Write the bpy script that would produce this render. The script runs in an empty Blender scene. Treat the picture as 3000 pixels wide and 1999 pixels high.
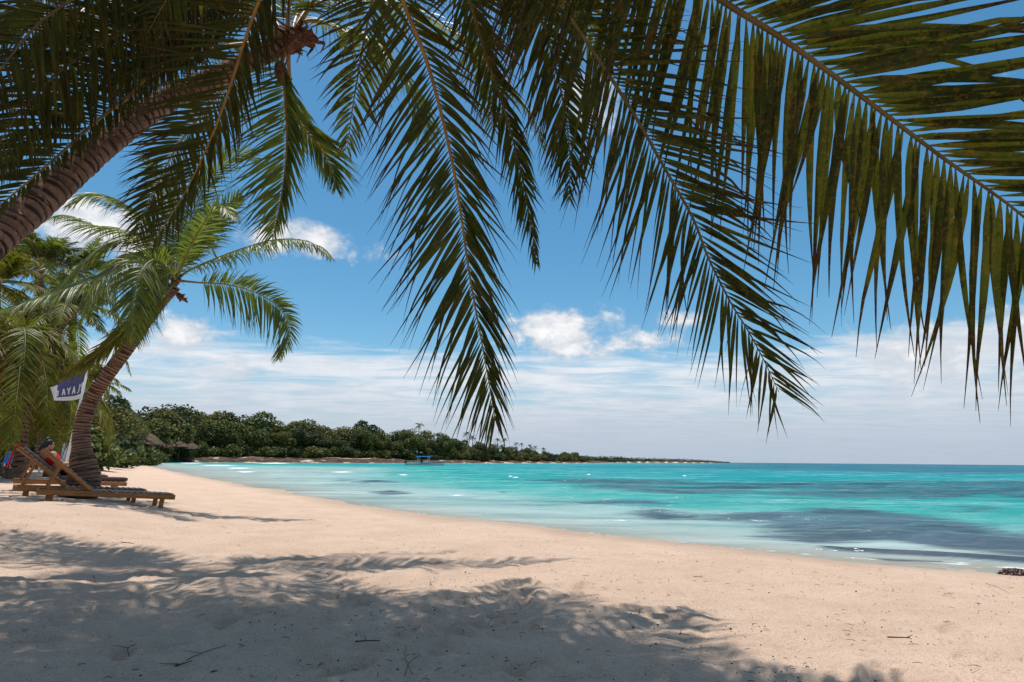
import bpy, math, random
import numpy as np
from mathutils import Matrix, Vector

# ------------------------------------------------------------------ camera, world, sun, exposure
R_ = math.radians
sc = bpy.context.scene
col = sc.collection
W_, H_, F_ = 3000.0, 1999.0, 3000.0 * 20.0 / 36.0      # photograph's pixels, focal length in pixels
CAM = np.array([0.0, 0.0, 0.9])
SEA = -0.35
p_, r_ = math.atan((1350 - H_ / 2) / F_), R_(0.49)
Fw = np.array([0, math.cos(p_), math.sin(p_)])
R0 = np.array([1.0, 0, 0]); U0 = np.array([0, -math.sin(p_), math.cos(p_)])
Rt = R0 * math.cos(r_) + U0 * math.sin(r_); Up = U0 * math.cos(r_) - R0 * math.sin(r_)
cd = bpy.data.cameras.new('camera'); cd.lens = 20.0; cd.sensor_width = 36.0
cd.clip_start = 0.05; cd.clip_end = 12000
cam = bpy.data.objects.new('camera', cd); col.objects.link(cam)
M = Matrix.Identity(4)
for i in range(3):
    M[i][0], M[i][1], M[i][2], M[i][3] = Rt[i], Up[i], -Fw[i], CAM[i]
cam.matrix_world = M
sc.camera = cam

SUN_EL, SUN_AZ = R_(80), R_(-22)      # azimuth from +y (straight ahead) towards +x
wd = bpy.data.worlds.new('World'); sc.world = wd; wd.use_nodes = True
sd = bpy.data.lights.new('sun', 'SUN'); sd.energy = 5.0; sd.angle = R_(0.53); sd.color = (1.0, 0.975, 0.935)
sun = bpy.data.objects.new('sun', sd); col.objects.link(sun)
sv = Vector((math.sin(SUN_AZ) * math.cos(SUN_EL), math.cos(SUN_AZ) * math.cos(SUN_EL), math.sin(SUN_EL)))
sun.rotation_euler = sv.to_track_quat('Z', 'Y').to_euler()
sun.location = (0, 0, 60)
vs = sc.view_settings
vs.view_transform = 'Standard'; vs.look = 'None'; vs.exposure = -0.20; vs.gamma = 1; vs.use_curve_mapping = False
sc.cycles.max_bounces = 6; sc.cycles.diffuse_bounces = 3; sc.cycles.glossy_bounces = 2
sc.cycles.transmission_bounces = 4; sc.cycles.transparent_max_bounces = 6
sc.cycles.use_denoising = True

# ------------------------------------------------------------------ node helper
class NT:
    def __init__(s, tree): s.t = tree; s.L = tree.links
    def n(s, typ, ins=None, **props):
        nd = s.t.nodes.new(typ)
        for k, v in props.items(): setattr(nd, k, v)
        for k, v in (ins or {}).items():
            sock = nd.inputs[k]
            if isinstance(v, bpy.types.NodeSocket): s.L.new(v, sock)
            else: sock.default_value = v
        return nd
    def math(s, op, a, b=0.0, c=None, clamp=False):
        i = {0: a, 1: b}
        if c is not None: i[2] = c
        return s.n('ShaderNodeMath', i, operation=op, use_clamp=clamp).outputs[0]
    def mix(s, f, a, b, blend='MIX'):
        nd = s.n('ShaderNodeMix', data_type='RGBA', blend_type=blend)
        for k, v in ((0, f), (6, a), (7, b)):
            if isinstance(v, bpy.types.NodeSocket): s.L.new(v, nd.inputs[k])
            else: nd.inputs[k].default_value = (tuple(v) + (1,) if k and len(v) == 3 else v)
        return nd.outputs[2]
    def ramp(s, f, lo, hi):
        return s.n('ShaderNodeMapRange', {0: f, 1: lo, 2: hi, 3: 0.0, 4: 1.0}, interpolation_type='SMOOTHSTEP').outputs[0]
    def noise(s, vec, scale, detail=3, rough=0.55, dist=0.0):
        return s.n('ShaderNodeTexNoise', {'Vector': vec, 'Scale': scale, 'Detail': detail, 'Roughness': rough, 'Distortion': dist}).outputs[0]
    def scale(s, vec, sx, sy, sz):
        return s.n('ShaderNodeMapping', {0: vec, 3: (sx, sy, sz)}).outputs[0]
    def attr(s, name, out=2):
        return s.n('ShaderNodeAttribute', attribute_name=name).outputs[out]
    def bump(s, h, strength, dist, normal=None):
        i = {'Height': h, 'Strength': strength, 'Distance': dist}
        if normal is not None: i['Normal'] = normal
        return s.n('ShaderNodeBump', i).outputs[0]

MATS = {}
def new_mat(name):
    m = bpy.data.materials.new(name); m.use_nodes = True
    m.node_tree.nodes.clear()
    N = NT(m.node_tree)
    out = N.n('ShaderNodeOutputMaterial')
    MATS[name] = m
    return m, N, out
def principled(N, out, color, rough=0.6, spec=0.3, normal=None, **kw):
    i = {'Base Color': color if isinstance(color, bpy.types.NodeSocket) else tuple(color) + (1,), 'Roughness': rough, 'Specular IOR Level': spec}
    if normal is not None: i['Normal'] = normal
    i.update(kw)
    b = N.n('ShaderNodeBsdfPrincipled', i)
    N.L.new(b.outputs[0], out.inputs[0])
    return b

# ------------------------------------------------------------------ sky
def cam_dir(px, py):
    d = Fw + Rt * (px - W_ / 2) / F_ - Up * (py - H_ / 2) / F_
    return d / np.linalg.norm(d)

def build_world():
    N = NT(wd.node_tree); wd.node_tree.nodes.clear()
    sky = N.n('ShaderNodeTexSky', sky_type='NISHITA')
    sky.sun_disc = False; sky.sun_elevation = SUN_EL; sky.sun_rotation = SUN_AZ
    sky.altitude = 0; sky.air_density = 1.0; sky.dust_density = 0.6; sky.ozone_density = 2.2
    geo = N.n('ShaderNodeNewGeometry')
    d = N.n('ShaderNodeVectorMath', {0: geo.outputs['Incoming'], 3: -1.0}, operation='SCALE').outputs[0]
    sep = N.n('ShaderNodeSeparateXYZ', {0: d})
    z = sep.outputs[2]
    zc = N.math('MAXIMUM', z, 0.0)
    # layer clouds: direction projected on a flat layer
    den = N.math('ADD', zc, 0.055)
    cx = N.math('DIVIDE', sep.outputs[0], den); cy = N.math('DIVIDE', sep.outputs[1], den)
    cv = N.n('ShaderNodeCombineXYZ', {0: cx, 1: cy, 2: 0.0}).outputs[0]
    w1 = N.noise(N.scale(cv, 0.55, 1.0, 1), 0.9, 6, 0.62, 0.6)
    w2 = N.noise(N.scale(cv, 0.55, 1.15, 1), 2.2, 6, 0.62, 0.7)
    wisp = N.math('MULTIPLY_ADD', w2, 0.45, N.math('MULTIPLY', w1, 0.55))
    band = N.n('ShaderNodeMapRange', {0: z, 1: 0.15, 2: 0.24, 3: 0.21, 4: -0.20}, interpolation_type='SMOOTHSTEP').outputs[0]
    layer = N.ramp(N.math('ADD', wisp, band), 0.53, 0.77)
    # heaped clouds: soft lumps in chosen directions, broken up by noise
    wob = N.noise(d, 9.0, 7, 0.6, 0.2)
    wob2 = N.noise(N.scale(d, 1, 1, 1.8), 24.0, 6, 0.6, 0.3)
    puff = None
    for px, py, wdt, hgt, amt in [(880, 705, 210, 52, 1.0), (1640, 965, 190, 62, 1.0), (1850, 1010, 150, 40, .8), (300, 665, 170, 70, .9),
                                  (520, 980, 90, 50, .85), (710, 1085, 120, 40, .7), (2990, 985, 330, 90, 0.85), (2910, 232, 40, 16, .62), (2760, 268, 60, 14, .62),
                                  (1690, 330, 120, 100, .7), (1990, 935, 70, 26, .6), (-500, 560, 300, 70, .9), (3700, 820, 260, 80, .9), (1400, -500, 300, 110, .7), (-900, -200, 300, 110, .8)]:
        c = cam_dir(px, py)
        rt = np.cross(c, [0, 0, 1.0]); rt /= np.linalg.norm(rt); up = np.cross(rt, c)
        a = N.n('ShaderNodeVectorMath', {0: d, 1: tuple(rt)}, operation='DOT_PRODUCT').outputs[1]
        b = N.n('ShaderNodeVectorMath', {0: d, 1: tuple(up)}, operation='DOT_PRODUCT').outputs[1]
        f = N.n('ShaderNodeVectorMath', {0: d, 1: tuple(c)}, operation='DOT_PRODUCT').outputs[1]
        a = N.math('DIVIDE', a, wdt * 1.25 / F_); b = N.math('DIVIDE', b, hgt * 1.15 / F_)
        q = N.math('ADD', N.math('MULTIPLY', a, a), N.math('MULTIPLY', b, b))
        g = N.math('MULTIPLY', N.math('EXPONENT', N.math('MULTIPLY', q, -1.0)), amt)
        g = N.math('MULTIPLY', g, N.math('GREATER_THAN', f, 0.0))
        puff = g if puff is None else N.math('MAXIMUM', puff, g)
    ps = N.math('ADD', puff, N.math('MULTIPLY', N.math('SUBTRACT', wob, 0.5), 2.6))
    ps = N.math('ADD', ps, N.math('MULTIPLY', N.math('SUBTRACT', wob2, 0.5), 1.0))
    puffm = N.math('MULTIPLY', N.ramp(ps, 0.36, 0.92), N.ramp(puff, 0.03, 0.32))
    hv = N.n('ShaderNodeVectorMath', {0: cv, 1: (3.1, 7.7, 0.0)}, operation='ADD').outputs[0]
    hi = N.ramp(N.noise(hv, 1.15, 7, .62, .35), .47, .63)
    hi = N.math('MULTIPLY', hi, N.ramp(z, .62, .74))  # high cloud above the view, added to whiten the fill light in the shade
    skyc = N.n('ShaderNodeHueSaturation', {'Hue': 0.484, 'Saturation': 1.30, 'Value': 1.46, 'Color': sky.outputs[0]}).outputs[0]
    # cloud colours in sky-radiance units
    shade = N.ramp(N.noise(N.scale(d, 1, 1, 2.2), 14.0, 5, .6), 0.3, 0.7)
    cl = N.mix(N.math('MULTIPLY', N.math('ADD', shade, N.ramp(w2, .34, .64)), .5), (7.6, 8.2, 9.1), (10.6, 10.7, 11.0))
    pc = N.mix(N.ramp(N.math('ADD', ps, N.math('MULTIPLY', N.math('SUBTRACT', wob2, .5), 2.2)), 0.45, 1.75), (7.2, 7.8, 8.7), (11.4, 11.4, 11.4))
    c1 = N.mix(N.math('MULTIPLY', layer, 0.90), skyc, cl)
    hz = N.n('ShaderNodeMapRange', {0: z, 1: 0.0, 2: 0.17, 3: 0.92, 4: 0.0}, interpolation_type='SMOOTHSTEP').outputs[0]
    c1 = N.mix(hz, c1, (5.2, 6.2, 7.6))
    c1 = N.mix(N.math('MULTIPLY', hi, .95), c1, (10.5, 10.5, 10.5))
    c2 = N.mix(puffm, c1, pc)
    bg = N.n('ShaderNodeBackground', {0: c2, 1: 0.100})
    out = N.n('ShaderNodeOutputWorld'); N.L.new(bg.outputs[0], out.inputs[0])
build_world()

# ------------------------------------------------------------------ pixel helpers
def at(px, py, Y):
    d = Fw + Rt * (px - W_ / 2) / F_ - Up * (py - H_ / 2) / F_
    return CAM + d * (Y / d[1])
def on_z(px, py, z):
    d = Fw + Rt * (px - W_ / 2) / F_ - Up * (py - H_ / 2) / F_
    return CAM + d * ((z - CAM[2]) / d[2])
def project(P):
    v = np.asarray(P) - CAM
    dz = v @ Fw
    dzs = np.where(np.abs(dz) < 1e-6, 1e-6, dz)
    return (v @ Rt) / dzs * F_ + W_ / 2, -(v @ Up) / dzs * F_ + H_ / 2, dz

# ------------------------------------------------------------------ numpy noise
def _hash(ix, iy, seed):
    h = (ix.astype(np.int64) * 374761393 + iy.astype(np.int64) * 668265263 + seed * 974634777) & 0xffffffff
    h = ((h ^ (h >> 13)) * 1274126177) & 0xffffffff
    return ((h ^ (h >> 16)) & 0xffffff) / float(0xffffff)
def vnoise(x, y, seed=0):
    ix, iy = np.floor(x), np.floor(y); fx, fy = x - ix, y - iy
    fx = fx * fx * fx * (fx * (fx * 6 - 15) + 10); fy = fy * fy * fy * (fy * (fy * 6 - 15) + 10)
    a, b = _hash(ix, iy, seed), _hash(ix + 1, iy, seed); c, d = _hash(ix, iy + 1, seed), _hash(ix + 1, iy + 1, seed)
    return (a + (b - a) * fx) * (1 - fy) + (c + (d - c) * fx) * fy - 0.5
def fbm(x, y, octs=4, seed=0, gain=0.5):
    s = 0; a = 1.0
    for o in range(octs):
        s = s + a * vnoise(x * 2 ** o, y * 2 ** o, seed + o * 17); a *= gain
    return s
def sstep(a, b, x):
    t = np.clip((x - a) / (b - a), 0, 1); return t * t * (3 - 2 * t)

# ------------------------------------------------------------------ mesh helpers
class MB:
    def __init__(s): s.v = []; s.f = []
    def add(s, vs, fs):
        o = len(s.v); s.v.extend([tuple(map(float, q)) for q in vs]); s.f.extend([tuple(i + o for i in f) for f in fs]); return s
    def box(s, c, size, rot=None, bev=0.0):
        sx, sy, sz = [q / 2 for q in size]
        b = min(bev, sx * .45, sy * .45, sz * .45)
        if b <= 0:
            vs = [Vector((x, y, z)) for x in (-sx, sx) for y in (-sy, sy) for z in (-sz, sz)]
            fs = [(0, 1, 3, 2), (4, 6, 7, 5), (0, 4, 5, 1), (2, 3, 7, 6), (0, 2, 6, 4), (1, 5, 7, 3)]
        else:       # chamfered along its long edges: an octagon swept along the longest axis
            ax = max(range(3), key=lambda i: size[i]); o1, o2 = [i for i in range(3) if i != ax]
            h = (sx, sy, sz)
            prof = [(h[o1], h[o2] - b), (h[o1] - b, h[o2]), (-h[o1] + b, h[o2]), (-h[o1], h[o2] - b), (-h[o1], -h[o2] + b), (-h[o1] + b, -h[o2]), (h[o1] - b, -h[o2]), (h[o1], -h[o2] + b)]
            vs = []
            for e in (-h[ax], h[ax]):
                for q in prof:
                    w = [0, 0, 0]; w[ax] = e; w[o1], w[o2] = q; vs.append(Vector(w))
            fs = [tuple(range(7, -1, -1)), tuple(range(8, 16))] + [(i, (i + 1) % 8, 8 + (i + 1) % 8, 8 + i) for i in range(8)]
        if rot is not None: vs = [rot @ q for q in vs]
        c = Vector(c)
        return s.add([q + c for q in vs], fs)
    def tube(s, pts, rad, n=8, caps=True, flat=1.0):
        pts = np.asarray(pts, float); K = len(pts)
        rad = np.full(K, rad) if np.isscalar(rad) else np.asarray(rad, float)
        T = np.gradient(pts, axis=0); T /= np.linalg.norm(T, axis=1)[:, None] + 1e-9
        ref = np.array([0, 0, 1.0]) if abs(T[0][2]) < 0.9 else np.array([1.0, 0, 0])
        A = np.cross(T[0], ref); A /= np.linalg.norm(A)
        vs = []
        for k in range(K):
            A = A - T[k] * (A @ T[k]); A /= np.linalg.norm(A) + 1e-9
            B = np.cross(T[k], A)
            for j in range(n):
                a = 2 * math.pi * j / n
                vs.append(pts[k] + rad[k] * (math.cos(a) * A + flat * math.sin(a) * B))
        fs = [(k * n + j, k * n + (j + 1) % n, (k + 1) * n + (j + 1) % n, (k + 1) * n + j) for k in range(K - 1) for j in range(n)]
        if caps: fs += [tuple(range(n - 1, -1, -1)), tuple((K - 1) * n + j for j in range(n))]
        return s.add(vs, fs)
    def ball(s, c, r, nu=12, nv=8):
        r = (r, r, r) if np.isscalar(r) else r
        vs = [(c[0], c[1], c[2] + r[2])]
        for i in range(1, nv):
            t = math.pi * i / nv
            for j in range(nu):
                a = 2 * math.pi * j / nu
                vs.append((c[0] + r[0] * math.sin(t) * math.cos(a), c[1] + r[1] * math.sin(t) * math.sin(a), c[2] + r[2] * math.cos(t)))
        vs.append((c[0], c[1], c[2] - r[2]))
        fs = [(0, 1 + j, 1 + (j + 1) % nu) for j in range(nu)]
        for i in range(nv - 2):
            fs += [(1 + i * nu + j, 1 + (i + 1) * nu + j, 1 + (i + 1) * nu + (j + 1) % nu, 1 + i * nu + (j + 1) % nu) for j in range(nu)]
        l = len(vs) - 1; b = 1 + (nv - 2) * nu
        fs += [(l, b + (j + 1) % nu, b + j) for j in range(nu)]
        return s.add(vs, fs)
    def mesh(s, name, mat, smooth=False):
        me = bpy.data.meshes.new(name); me.from_pydata(s.v, [], s.f); me.materials.append(MATS[mat])
        if smooth: me.polygons.foreach_set('use_smooth', [True] * len(me.polygons))
        me.update(); return me
    def build(s, name, mat, parent=None, smooth=False):
        return link(name, s.mesh(name, mat, smooth), parent)

def np_mesh(name, V, Fq, mat, smooth=False, attrs=None):
    me = bpy.data.meshes.new(name)
    V = np.ascontiguousarray(V, np.float32); Fq = np.ascontiguousarray(Fq, np.int32)
    k = Fq.shape[1]
    me.vertices.add(len(V)); me.vertices.foreach_set('co', V.ravel())
    me.loops.add(Fq.size); me.loops.foreach_set('vertex_index', Fq.ravel())
    me.polygons.add(len(Fq)); me.polygons.foreach_set('loop_start', np.arange(0, Fq.size, k, dtype=np.int32))
    me.polygons.foreach_set('loop_total', np.full(len(Fq), k, np.int32))
    if smooth: me.polygons.foreach_set('use_smooth', np.ones(len(Fq), bool))
    me.materials.append(MATS[mat])
    me.update(calc_edges=True)
    for an, arr in (attrs or {}).items():
        arr = np.asarray(arr, np.float32)
        if arr.ndim == 1:
            a = me.attributes.new(an, 'FLOAT', 'POINT'); a.data.foreach_set('value', arr)
        else:
            a = me.attributes.new(an, 'FLOAT_COLOR', 'POINT')
            a.data.foreach_set('color', np.concatenate([arr, np.ones((len(arr), 1), np.float32)], 1).ravel())
    return me
def link(name, data, parent=None):
    o = bpy.data.objects.new(name, data); col.objects.link(o)
    if parent is not None: o.parent = parent
    return o
def tag(o, label=None, cat=None, group=None, kind=None):
    for k, v in (('label', label), ('category', cat), ('group', group), ('kind', kind)):
        if v: o[k] = v
    return o
def empty(name, loc=(0, 0, 0), rz=0.0):
    o = link(name, None); o.location = tuple(map(float, loc)); o.rotation_euler = (0, 0, rz); o.empty_display_size = .2
    return o

# ------------------------------------------------------------------ materials
def simple(name, c, rough=0.6, spec=0.3, var=0.25, scale=8.0, bump=0.0, stretch=(1, 1, 1)):
    m, N, out = new_mat(name)
    tc = N.n('ShaderNodeTexCoord').outputs['Object']
    nz = N.noise(N.scale(tc, *stretch), scale, 4, 0.6)
    a = tuple(q * (1 - var) for q in c); b = tuple(min(1, q * (1 + var)) for q in c)
    cc = N.mix(N.ramp(nz, 0.3, 0.7), a, b)
    nm = N.bump(nz, bump, 0.02) if bump else None
    principled(N, out, cc, rough, spec, nm)
def leaf_mat(name, dark, light, trans, spots=0.0, spotc=(.30, .17, .02), tmix=0.3, brown=(.050, .027, .010), browned=0.0, gloss=.35, rough=.42):
    m, N, out = new_mat(name)
    tc = N.n('ShaderNodeTexCoord').outputs['Object']
    nz = N.noise(tc, 3.5, 3)
    c = N.mix(N.ramp(nz, .35, .65), dark, light)
    tr = N.mix(N.ramp(nz, .35, .65), tuple(q * .8 for q in trans), tuple(min(1, q * 1.15) for q in trans))
    if browned:
        tipm = N.math('MULTIPLY', N.ramp(N.math('ADD', N.attr('tipness'), N.math('MULTIPLY', N.math('SUBTRACT', N.noise(tc, 11.0, 3), .5), .9)), 0.50, 0.82), 1.0)
        orp = N.math('MULTIPLY', N.ramp(N.noise(tc, 5.0, 4), .58, .68), .32)
        c = N.mix(orp, c, (.13, .065, .012)); tr = N.mix(orp, tr, (.20, .10, .012))
        tipm = N.math('MULTIPLY', tipm, browned)
        c = N.mix(tipm, c, brown); tr = N.mix(tipm, tr, tuple(q * .9 for q in brown))
    if spots:
        s1 = N.noise(tc, 34.0, 3, .6, .3); s2 = N.noise(tc, 95.0, 2)
        sm = N.math('MULTIPLY', N.ramp(N.math('MULTIPLY_ADD', s2, .35, N.math('MULTIPLY', s1, .65)), .53, .57), spots)
        c = N.mix(sm, c, spotc); tr = N.mix(sm, tr, tuple(q * 1.0 for q in spotc))
        s3 = N.noise(N.scale(tc, 1.13, .9, 1), 31.0, 3, .6, .3)
        sb = N.math('MULTIPLY', N.ramp(s3, .60, .63), spots)
        c = N.mix(sb, c, (.012, .009, .004)); tr = N.mix(sb, tr, (.006, .004, .002))
    b = N.n('ShaderNodeBsdfPrincipled', {'Base Color': c, 'Roughness': rough, 'Specular IOR Level': gloss})
    t = N.n('ShaderNodeBsdfTranslucent', {0: tr})
    mx = N.n('ShaderNodeMixShader', {0: tmix, 1: b.outputs[0], 2: t.outputs[0]})
    N.L.new(mx.outputs[0], out.inputs[0])

def build_materials():
    # sand, rock ledge and woodland floor of the one ground sheet
    m, N, out = new_mat('sand')
    geo = N.n('ShaderNodeNewGeometry'); pos = geo.outputs['Position']
    g1 = N.noise(pos, 1.4, 5, .6); g2 = N.noise(pos, 48.0, 3, .75); g3 = N.noise(pos, 170.0, 2, .7); g4 = N.noise(N.scale(pos, 1, 1.0, 1), 9.0, 4, .65)
    c = N.mix(N.ramp(g1, .3, .7), (.63, .440, .315), (.71, .510, .375))
    c = N.mix(N.math('MULTIPLY', N.ramp(g2, .50, .72), .40), c, (.36, .25, .175))
    c = N.mix(N.math('MULTIPLY', N.ramp(g3, .56, .64), .65), c, (.23, .15, .10))
    c = N.mix(N.math('MULTIPLY', N.ramp(g3, .42, .34), .40), c, (.72, .58, .47))
    red = N.math('MULTIPLY', N.ramp(g4, .615, .70), N.ramp(g2, .42, .6))
    c = N.mix(N.math('MULTIPLY', red, .55), c, (.33, .17, .09))
    wet = N.attr('wet')
    c = N.mix(N.math('MULTIPLY', wet, .45), c, (.30, .22, .165))
    rk = N.attr('rock'); rn = N.noise(N.scale(pos, .25, .25, 2.5), 1.6, 6, .7)
    rc = N.mix(N.ramp(rn, .35, .62), (.030, .019, .013), (.13, .085, .058))
    rc = N.mix(N.ramp(N.noise(pos, .16, 4, .6), .58, .66), rc, (.48, .38, .30))
    c = N.mix(N.ramp(N.math('ADD', rk, N.math('MULTIPLY', N.math('SUBTRACT', g1, .5), .5)), .4, .6), c, rc)
    vg = N.attr('veg'); vn = N.noise(pos, 2.2, 4)
    vc = N.mix(N.ramp(vn, .35, .65), (.030, .035, .010), (.085, .085, .028))
    c = N.mix(N.ramp(N.math('ADD', vg, N.math('MULTIPLY', N.math('SUBTRACT', N.noise(pos, .35, 4), .5), 1.0)), .42, .58), c, vc)
    hsum = N.math('ADD', N.math('MULTIPLY', g4, .6), N.math('MULTIPLY', g2, .22))
    nm = N.bump(hsum, .8, .06)
    nm = N.bump(g3, .8, .010, nm)
    principled(N, out, c, .95, .08, nm)
    # sea
    m, N, out = new_mat('sea')
    geo = N.n('ShaderNodeNewGeometry'); pos = geo.outputs['Position']
    c = N.attr('wcol', 0)
    st = N.noise(N.scale(pos, .20, 1.0, 1), .30, 9, .80, .5)
    c = N.mix(N.math('MULTIPLY', N.ramp(st, .47, .66), .26), c, (.60, .75, .74))  # wave relief painted into the water colour: pale highlights, then dark troughs
    c = N.mix(N.math('MULTIPLY', N.ramp(st, .52, .34), .52), c, (.01, .18, .21))
    gm = N.attr('grass')
    gn = N.math('ADD', N.math('MULTIPLY', N.noise(N.scale(pos, .12, .55, 1), 1.0, 6, .68, .5), .6), N.math('MULTIPLY', N.noise(N.scale(pos, .2, 1.1, 1), 2.6, 5, .7, .5), .4))
    gmask = N.ramp(N.math('ADD', gm, N.math('MULTIPLY', N.math('SUBTRACT', gn, .5), 3.6)), .10, .92)
    ripple = N.noise(N.scale(pos, .22, 1.0, 1), .42, 9, .80, .5)
    gc0 = N.attr('gcol', 0)
    gc = N.mix(N.ramp(ripple, .36, .66), N.mix(.60, gc0, (.010, .018, .034)), N.mix(.30, gc0, (.22, .30, .36)))  # ripple highlights and dark sides painted into the seagrass colour
    c = N.mix(N.math('MULTIPLY', gmask, .92), c, gc)
    fm = N.attr('foam')
    fn = N.noise(N.scale(pos, .45, 1.4, 1), 5.0, 5, .7, .4)
    fmask = N.ramp(N.math('ADD', fm, N.math('MULTIPLY', N.math('SUBTRACT', fn, .5), 1.6)), .62, .82)
    c = N.mix(N.math('MULTIPLY', fmask, .9), c, (.86, .88, .87))
    b1 = N.noise(N.scale(pos, .45, 1.0, 1), 1.3, 5, .6, .5); b2 = N.noise(N.scale(pos, .7, 1.3, 1), 7.5, 4, .6, .3)
    nm = N.bump(b1, .8, .30); nm = N.bump(b2, .6, .05, nm)
    df = N.n('ShaderNodeBsdfDiffuse', {0: c, 'Normal': nm}); gl = N.n('ShaderNodeBsdfGlossy', {0: (1, 1, 1, 1), 'Roughness': .16, 'Normal': nm})
    b = N.n('ShaderNodeMixShader', {0: N.math('MULTIPLY_ADD', fmask, -.07, .085), 1: df.outputs[0], 2: gl.outputs[0]})
    tr = N.n('ShaderNodeBsdfTransparent')
    mx = N.n('ShaderNodeMixShader', {0: N.math('MAXIMUM', N.attr('cover'), fmask), 1: tr.outputs[0], 2: b.outputs[0]})
    N.L.new(mx.outputs[0], out.inputs[0])
    # palms
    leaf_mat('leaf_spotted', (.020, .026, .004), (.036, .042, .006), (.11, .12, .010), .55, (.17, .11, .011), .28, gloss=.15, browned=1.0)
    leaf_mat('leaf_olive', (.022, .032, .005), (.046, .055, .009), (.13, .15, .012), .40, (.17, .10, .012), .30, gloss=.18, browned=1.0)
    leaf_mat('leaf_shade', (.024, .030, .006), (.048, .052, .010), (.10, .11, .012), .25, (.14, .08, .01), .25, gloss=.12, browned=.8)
    leaf_mat('leaf_green', (.045, .075, .010), (.115, .135, .026), (.30, .38, .03), 0, tmix=.32, browned=.5, gloss=.42, rough=.42)
    leaf_mat('leaf_yellow', (.055, .075, .009), (.14, .145, .018), (.32, .34, .02), 0, tmix=.32, gloss=.2, browned=.8, brown=(.22, .12, .03))
    leaf_mat('leaf_tree', (.050, .068, .012), (.135, .150, .028), (.10, .14, .02), 0, tmix=.2, gloss=.25, rough=.55)
    leaf_mat('leaf_tree_dark', (.020, .033, .008), (.058, .076, .018), (.05, .08, .015), 0, tmix=.15, gloss=.25, rough=.55)
    leaf_mat('leaf_tree_dry', (.085, .082, .018), (.20, .175, .045), (.15, .15, .03), 0, tmix=.2, gloss=.2, rough=.6)
    simple('rachis_orange', (.27, .14, .025), .5, .3, .25, 6)
    simple('rachis_olive', (.13, .085, .02), .5, .3, .3, 6)
    simple('rachis_green', (.20, .19, .05), .5, .3, .25, 6)
    simple('fibre', (.16, .07, .042), .85, .1, .45, 14, .4)
    simple('dry_leaf', (.22, .13, .06), .8, .1, .4, 10)
    m, N, out = new_mat('trunk')
    tc = N.n('ShaderNodeTexCoord').outputs['Object']
    rg = N.attr('ring'); n1 = N.noise(tc, 7, 5, .65); n2 = N.noise(N.scale(tc, 1, 1, .35), 42, 3, .6)
    c = N.mix(N.ramp(n1, .3, .7), (.16, .086, .055), (.32, .19, .13))
    c = N.mix(N.math('MULTIPLY', N.ramp(n2, .5, .75), .6), c, (.075, .048, .036))
    c = N.mix(N.math('MULTIPLY', N.ramp(N.math('ADD', rg, N.math('MULTIPLY', N.math('SUBTRACT', n1, .5), 1.6)), .45, .90), .9), c, (.028, .015, .011))
    principled(N, out, c, .85, .15, N.bump(n2, .6, .02))
    # timber and cloth
    for nm_, c0, c1 in (('wood', (.20, .075, .018), (.40, .175, .05)), ('wood_grey', (.17, .115, .09), (.33, .26, .23))):
        m, N, out = new_mat(nm_)
        tc = N.n('ShaderNodeTexCoord').outputs['Object']
        n1 = N.noise(N.scale(tc, 1.2, 14, 14), 3.0, 5, .6, .6)
        c = N.mix(N.ramp(n1, .3, .7), c0, c1)
        principled(N, out, c, .5, .35, N.bump(n1, .25, .01))
    simple('cushion', (.085, .062, .068), .9, .1, .2, 30, .2)
    simple('skin', (.40, .20, .115), .5, .35, .12, 9)
    simple('hair', (.012, .009, .008), .45, .4, .3, 60)
    simple('swim_red', (.50, .018, .025), .8, .1, .2, 20)
    simple('swim_dark', (.020, .020, .025), .8, .1, .3, 20)
    simple('flag_blue', (.085, .10, .22), .85, .1, .18, 9)
    simple('white_cloth', (.72, .72, .72), .8, .1, .06, 9)
    simple('white_paint', (.75, .75, .73), .45, .4, .06, 5)
    simple('boat_red', (.42, .035, .05), .4, .4, .1, 4)
    simple('boat_blue', (.02, .26, .50), .6, .3, .12, 4)
    simple('dark_rubber', (.015, .017, .02), .5, .4, .3, 6)
    simple('thatch', (.13, .088, .062), .95, .05, .4, 5, .5, (6, 6, 1))
    simple('blue_plastic', (.03, .14, .46), .45, .4, .1, 6)
    simple('bark', (.10, .075, .055), .9, .1, .35, 5)
    simple('twig', (.085, .045, .024), .9, .1, .4, 40)
    simple('twig_pale', (.42, .33, .24), .9, .1, .2, 40)
    simple('seaweed', (.075, .026, .012), .30, .55, .5, 30, .5)
    simple('stone', (.17, .115, .085), .9, .15, .45, 6, .6)
    simple('teal_paint', (.03, .20, .24), .6, .3, .2, 5)
build_materials()

# ------------------------------------------------------------------ land outline, ground and sea
shore_px = [(2983, 1670), (2461, 1634), (1938, 1581), (1658, 1555), (1275, 1513), (918, 1453), (720, 1421), (600, 1399), (530, 1386)]
shore = [on_z(px, py, SEA)[:2] for px, py in shore_px]
d0 = shore[0] - shore[1]; d0 = d0 / np.linalg.norm(d0)
def gx(px, Y): return np.array([at(px, 1350, Y)[0], Y])
cove = [gx(470, 72), gx(420, 105), gx(385, 135), gx(400, 150), gx(520, 160), gx(640, 168), gx(760, 176), gx(900, 190), gx(1000, 197), gx(1100, 205), gx(1200, 222), gx(1300, 240), gx(1400, 262),
        gx(1500, 292), gx(1600, 335), gx(1680, 385), gx(1740, 440), gx(1800, 620), gx(1950, 850), gx(2118, 1250)]
POLY = np.array([shore[0] + d0 * 300, shore[0] + d0 * 12 ] + shore + cove + [gx(1900, 1700), np.array([-3000, 3000]), np.array([-3000, -800]), np.array([300, -800])])
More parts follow.
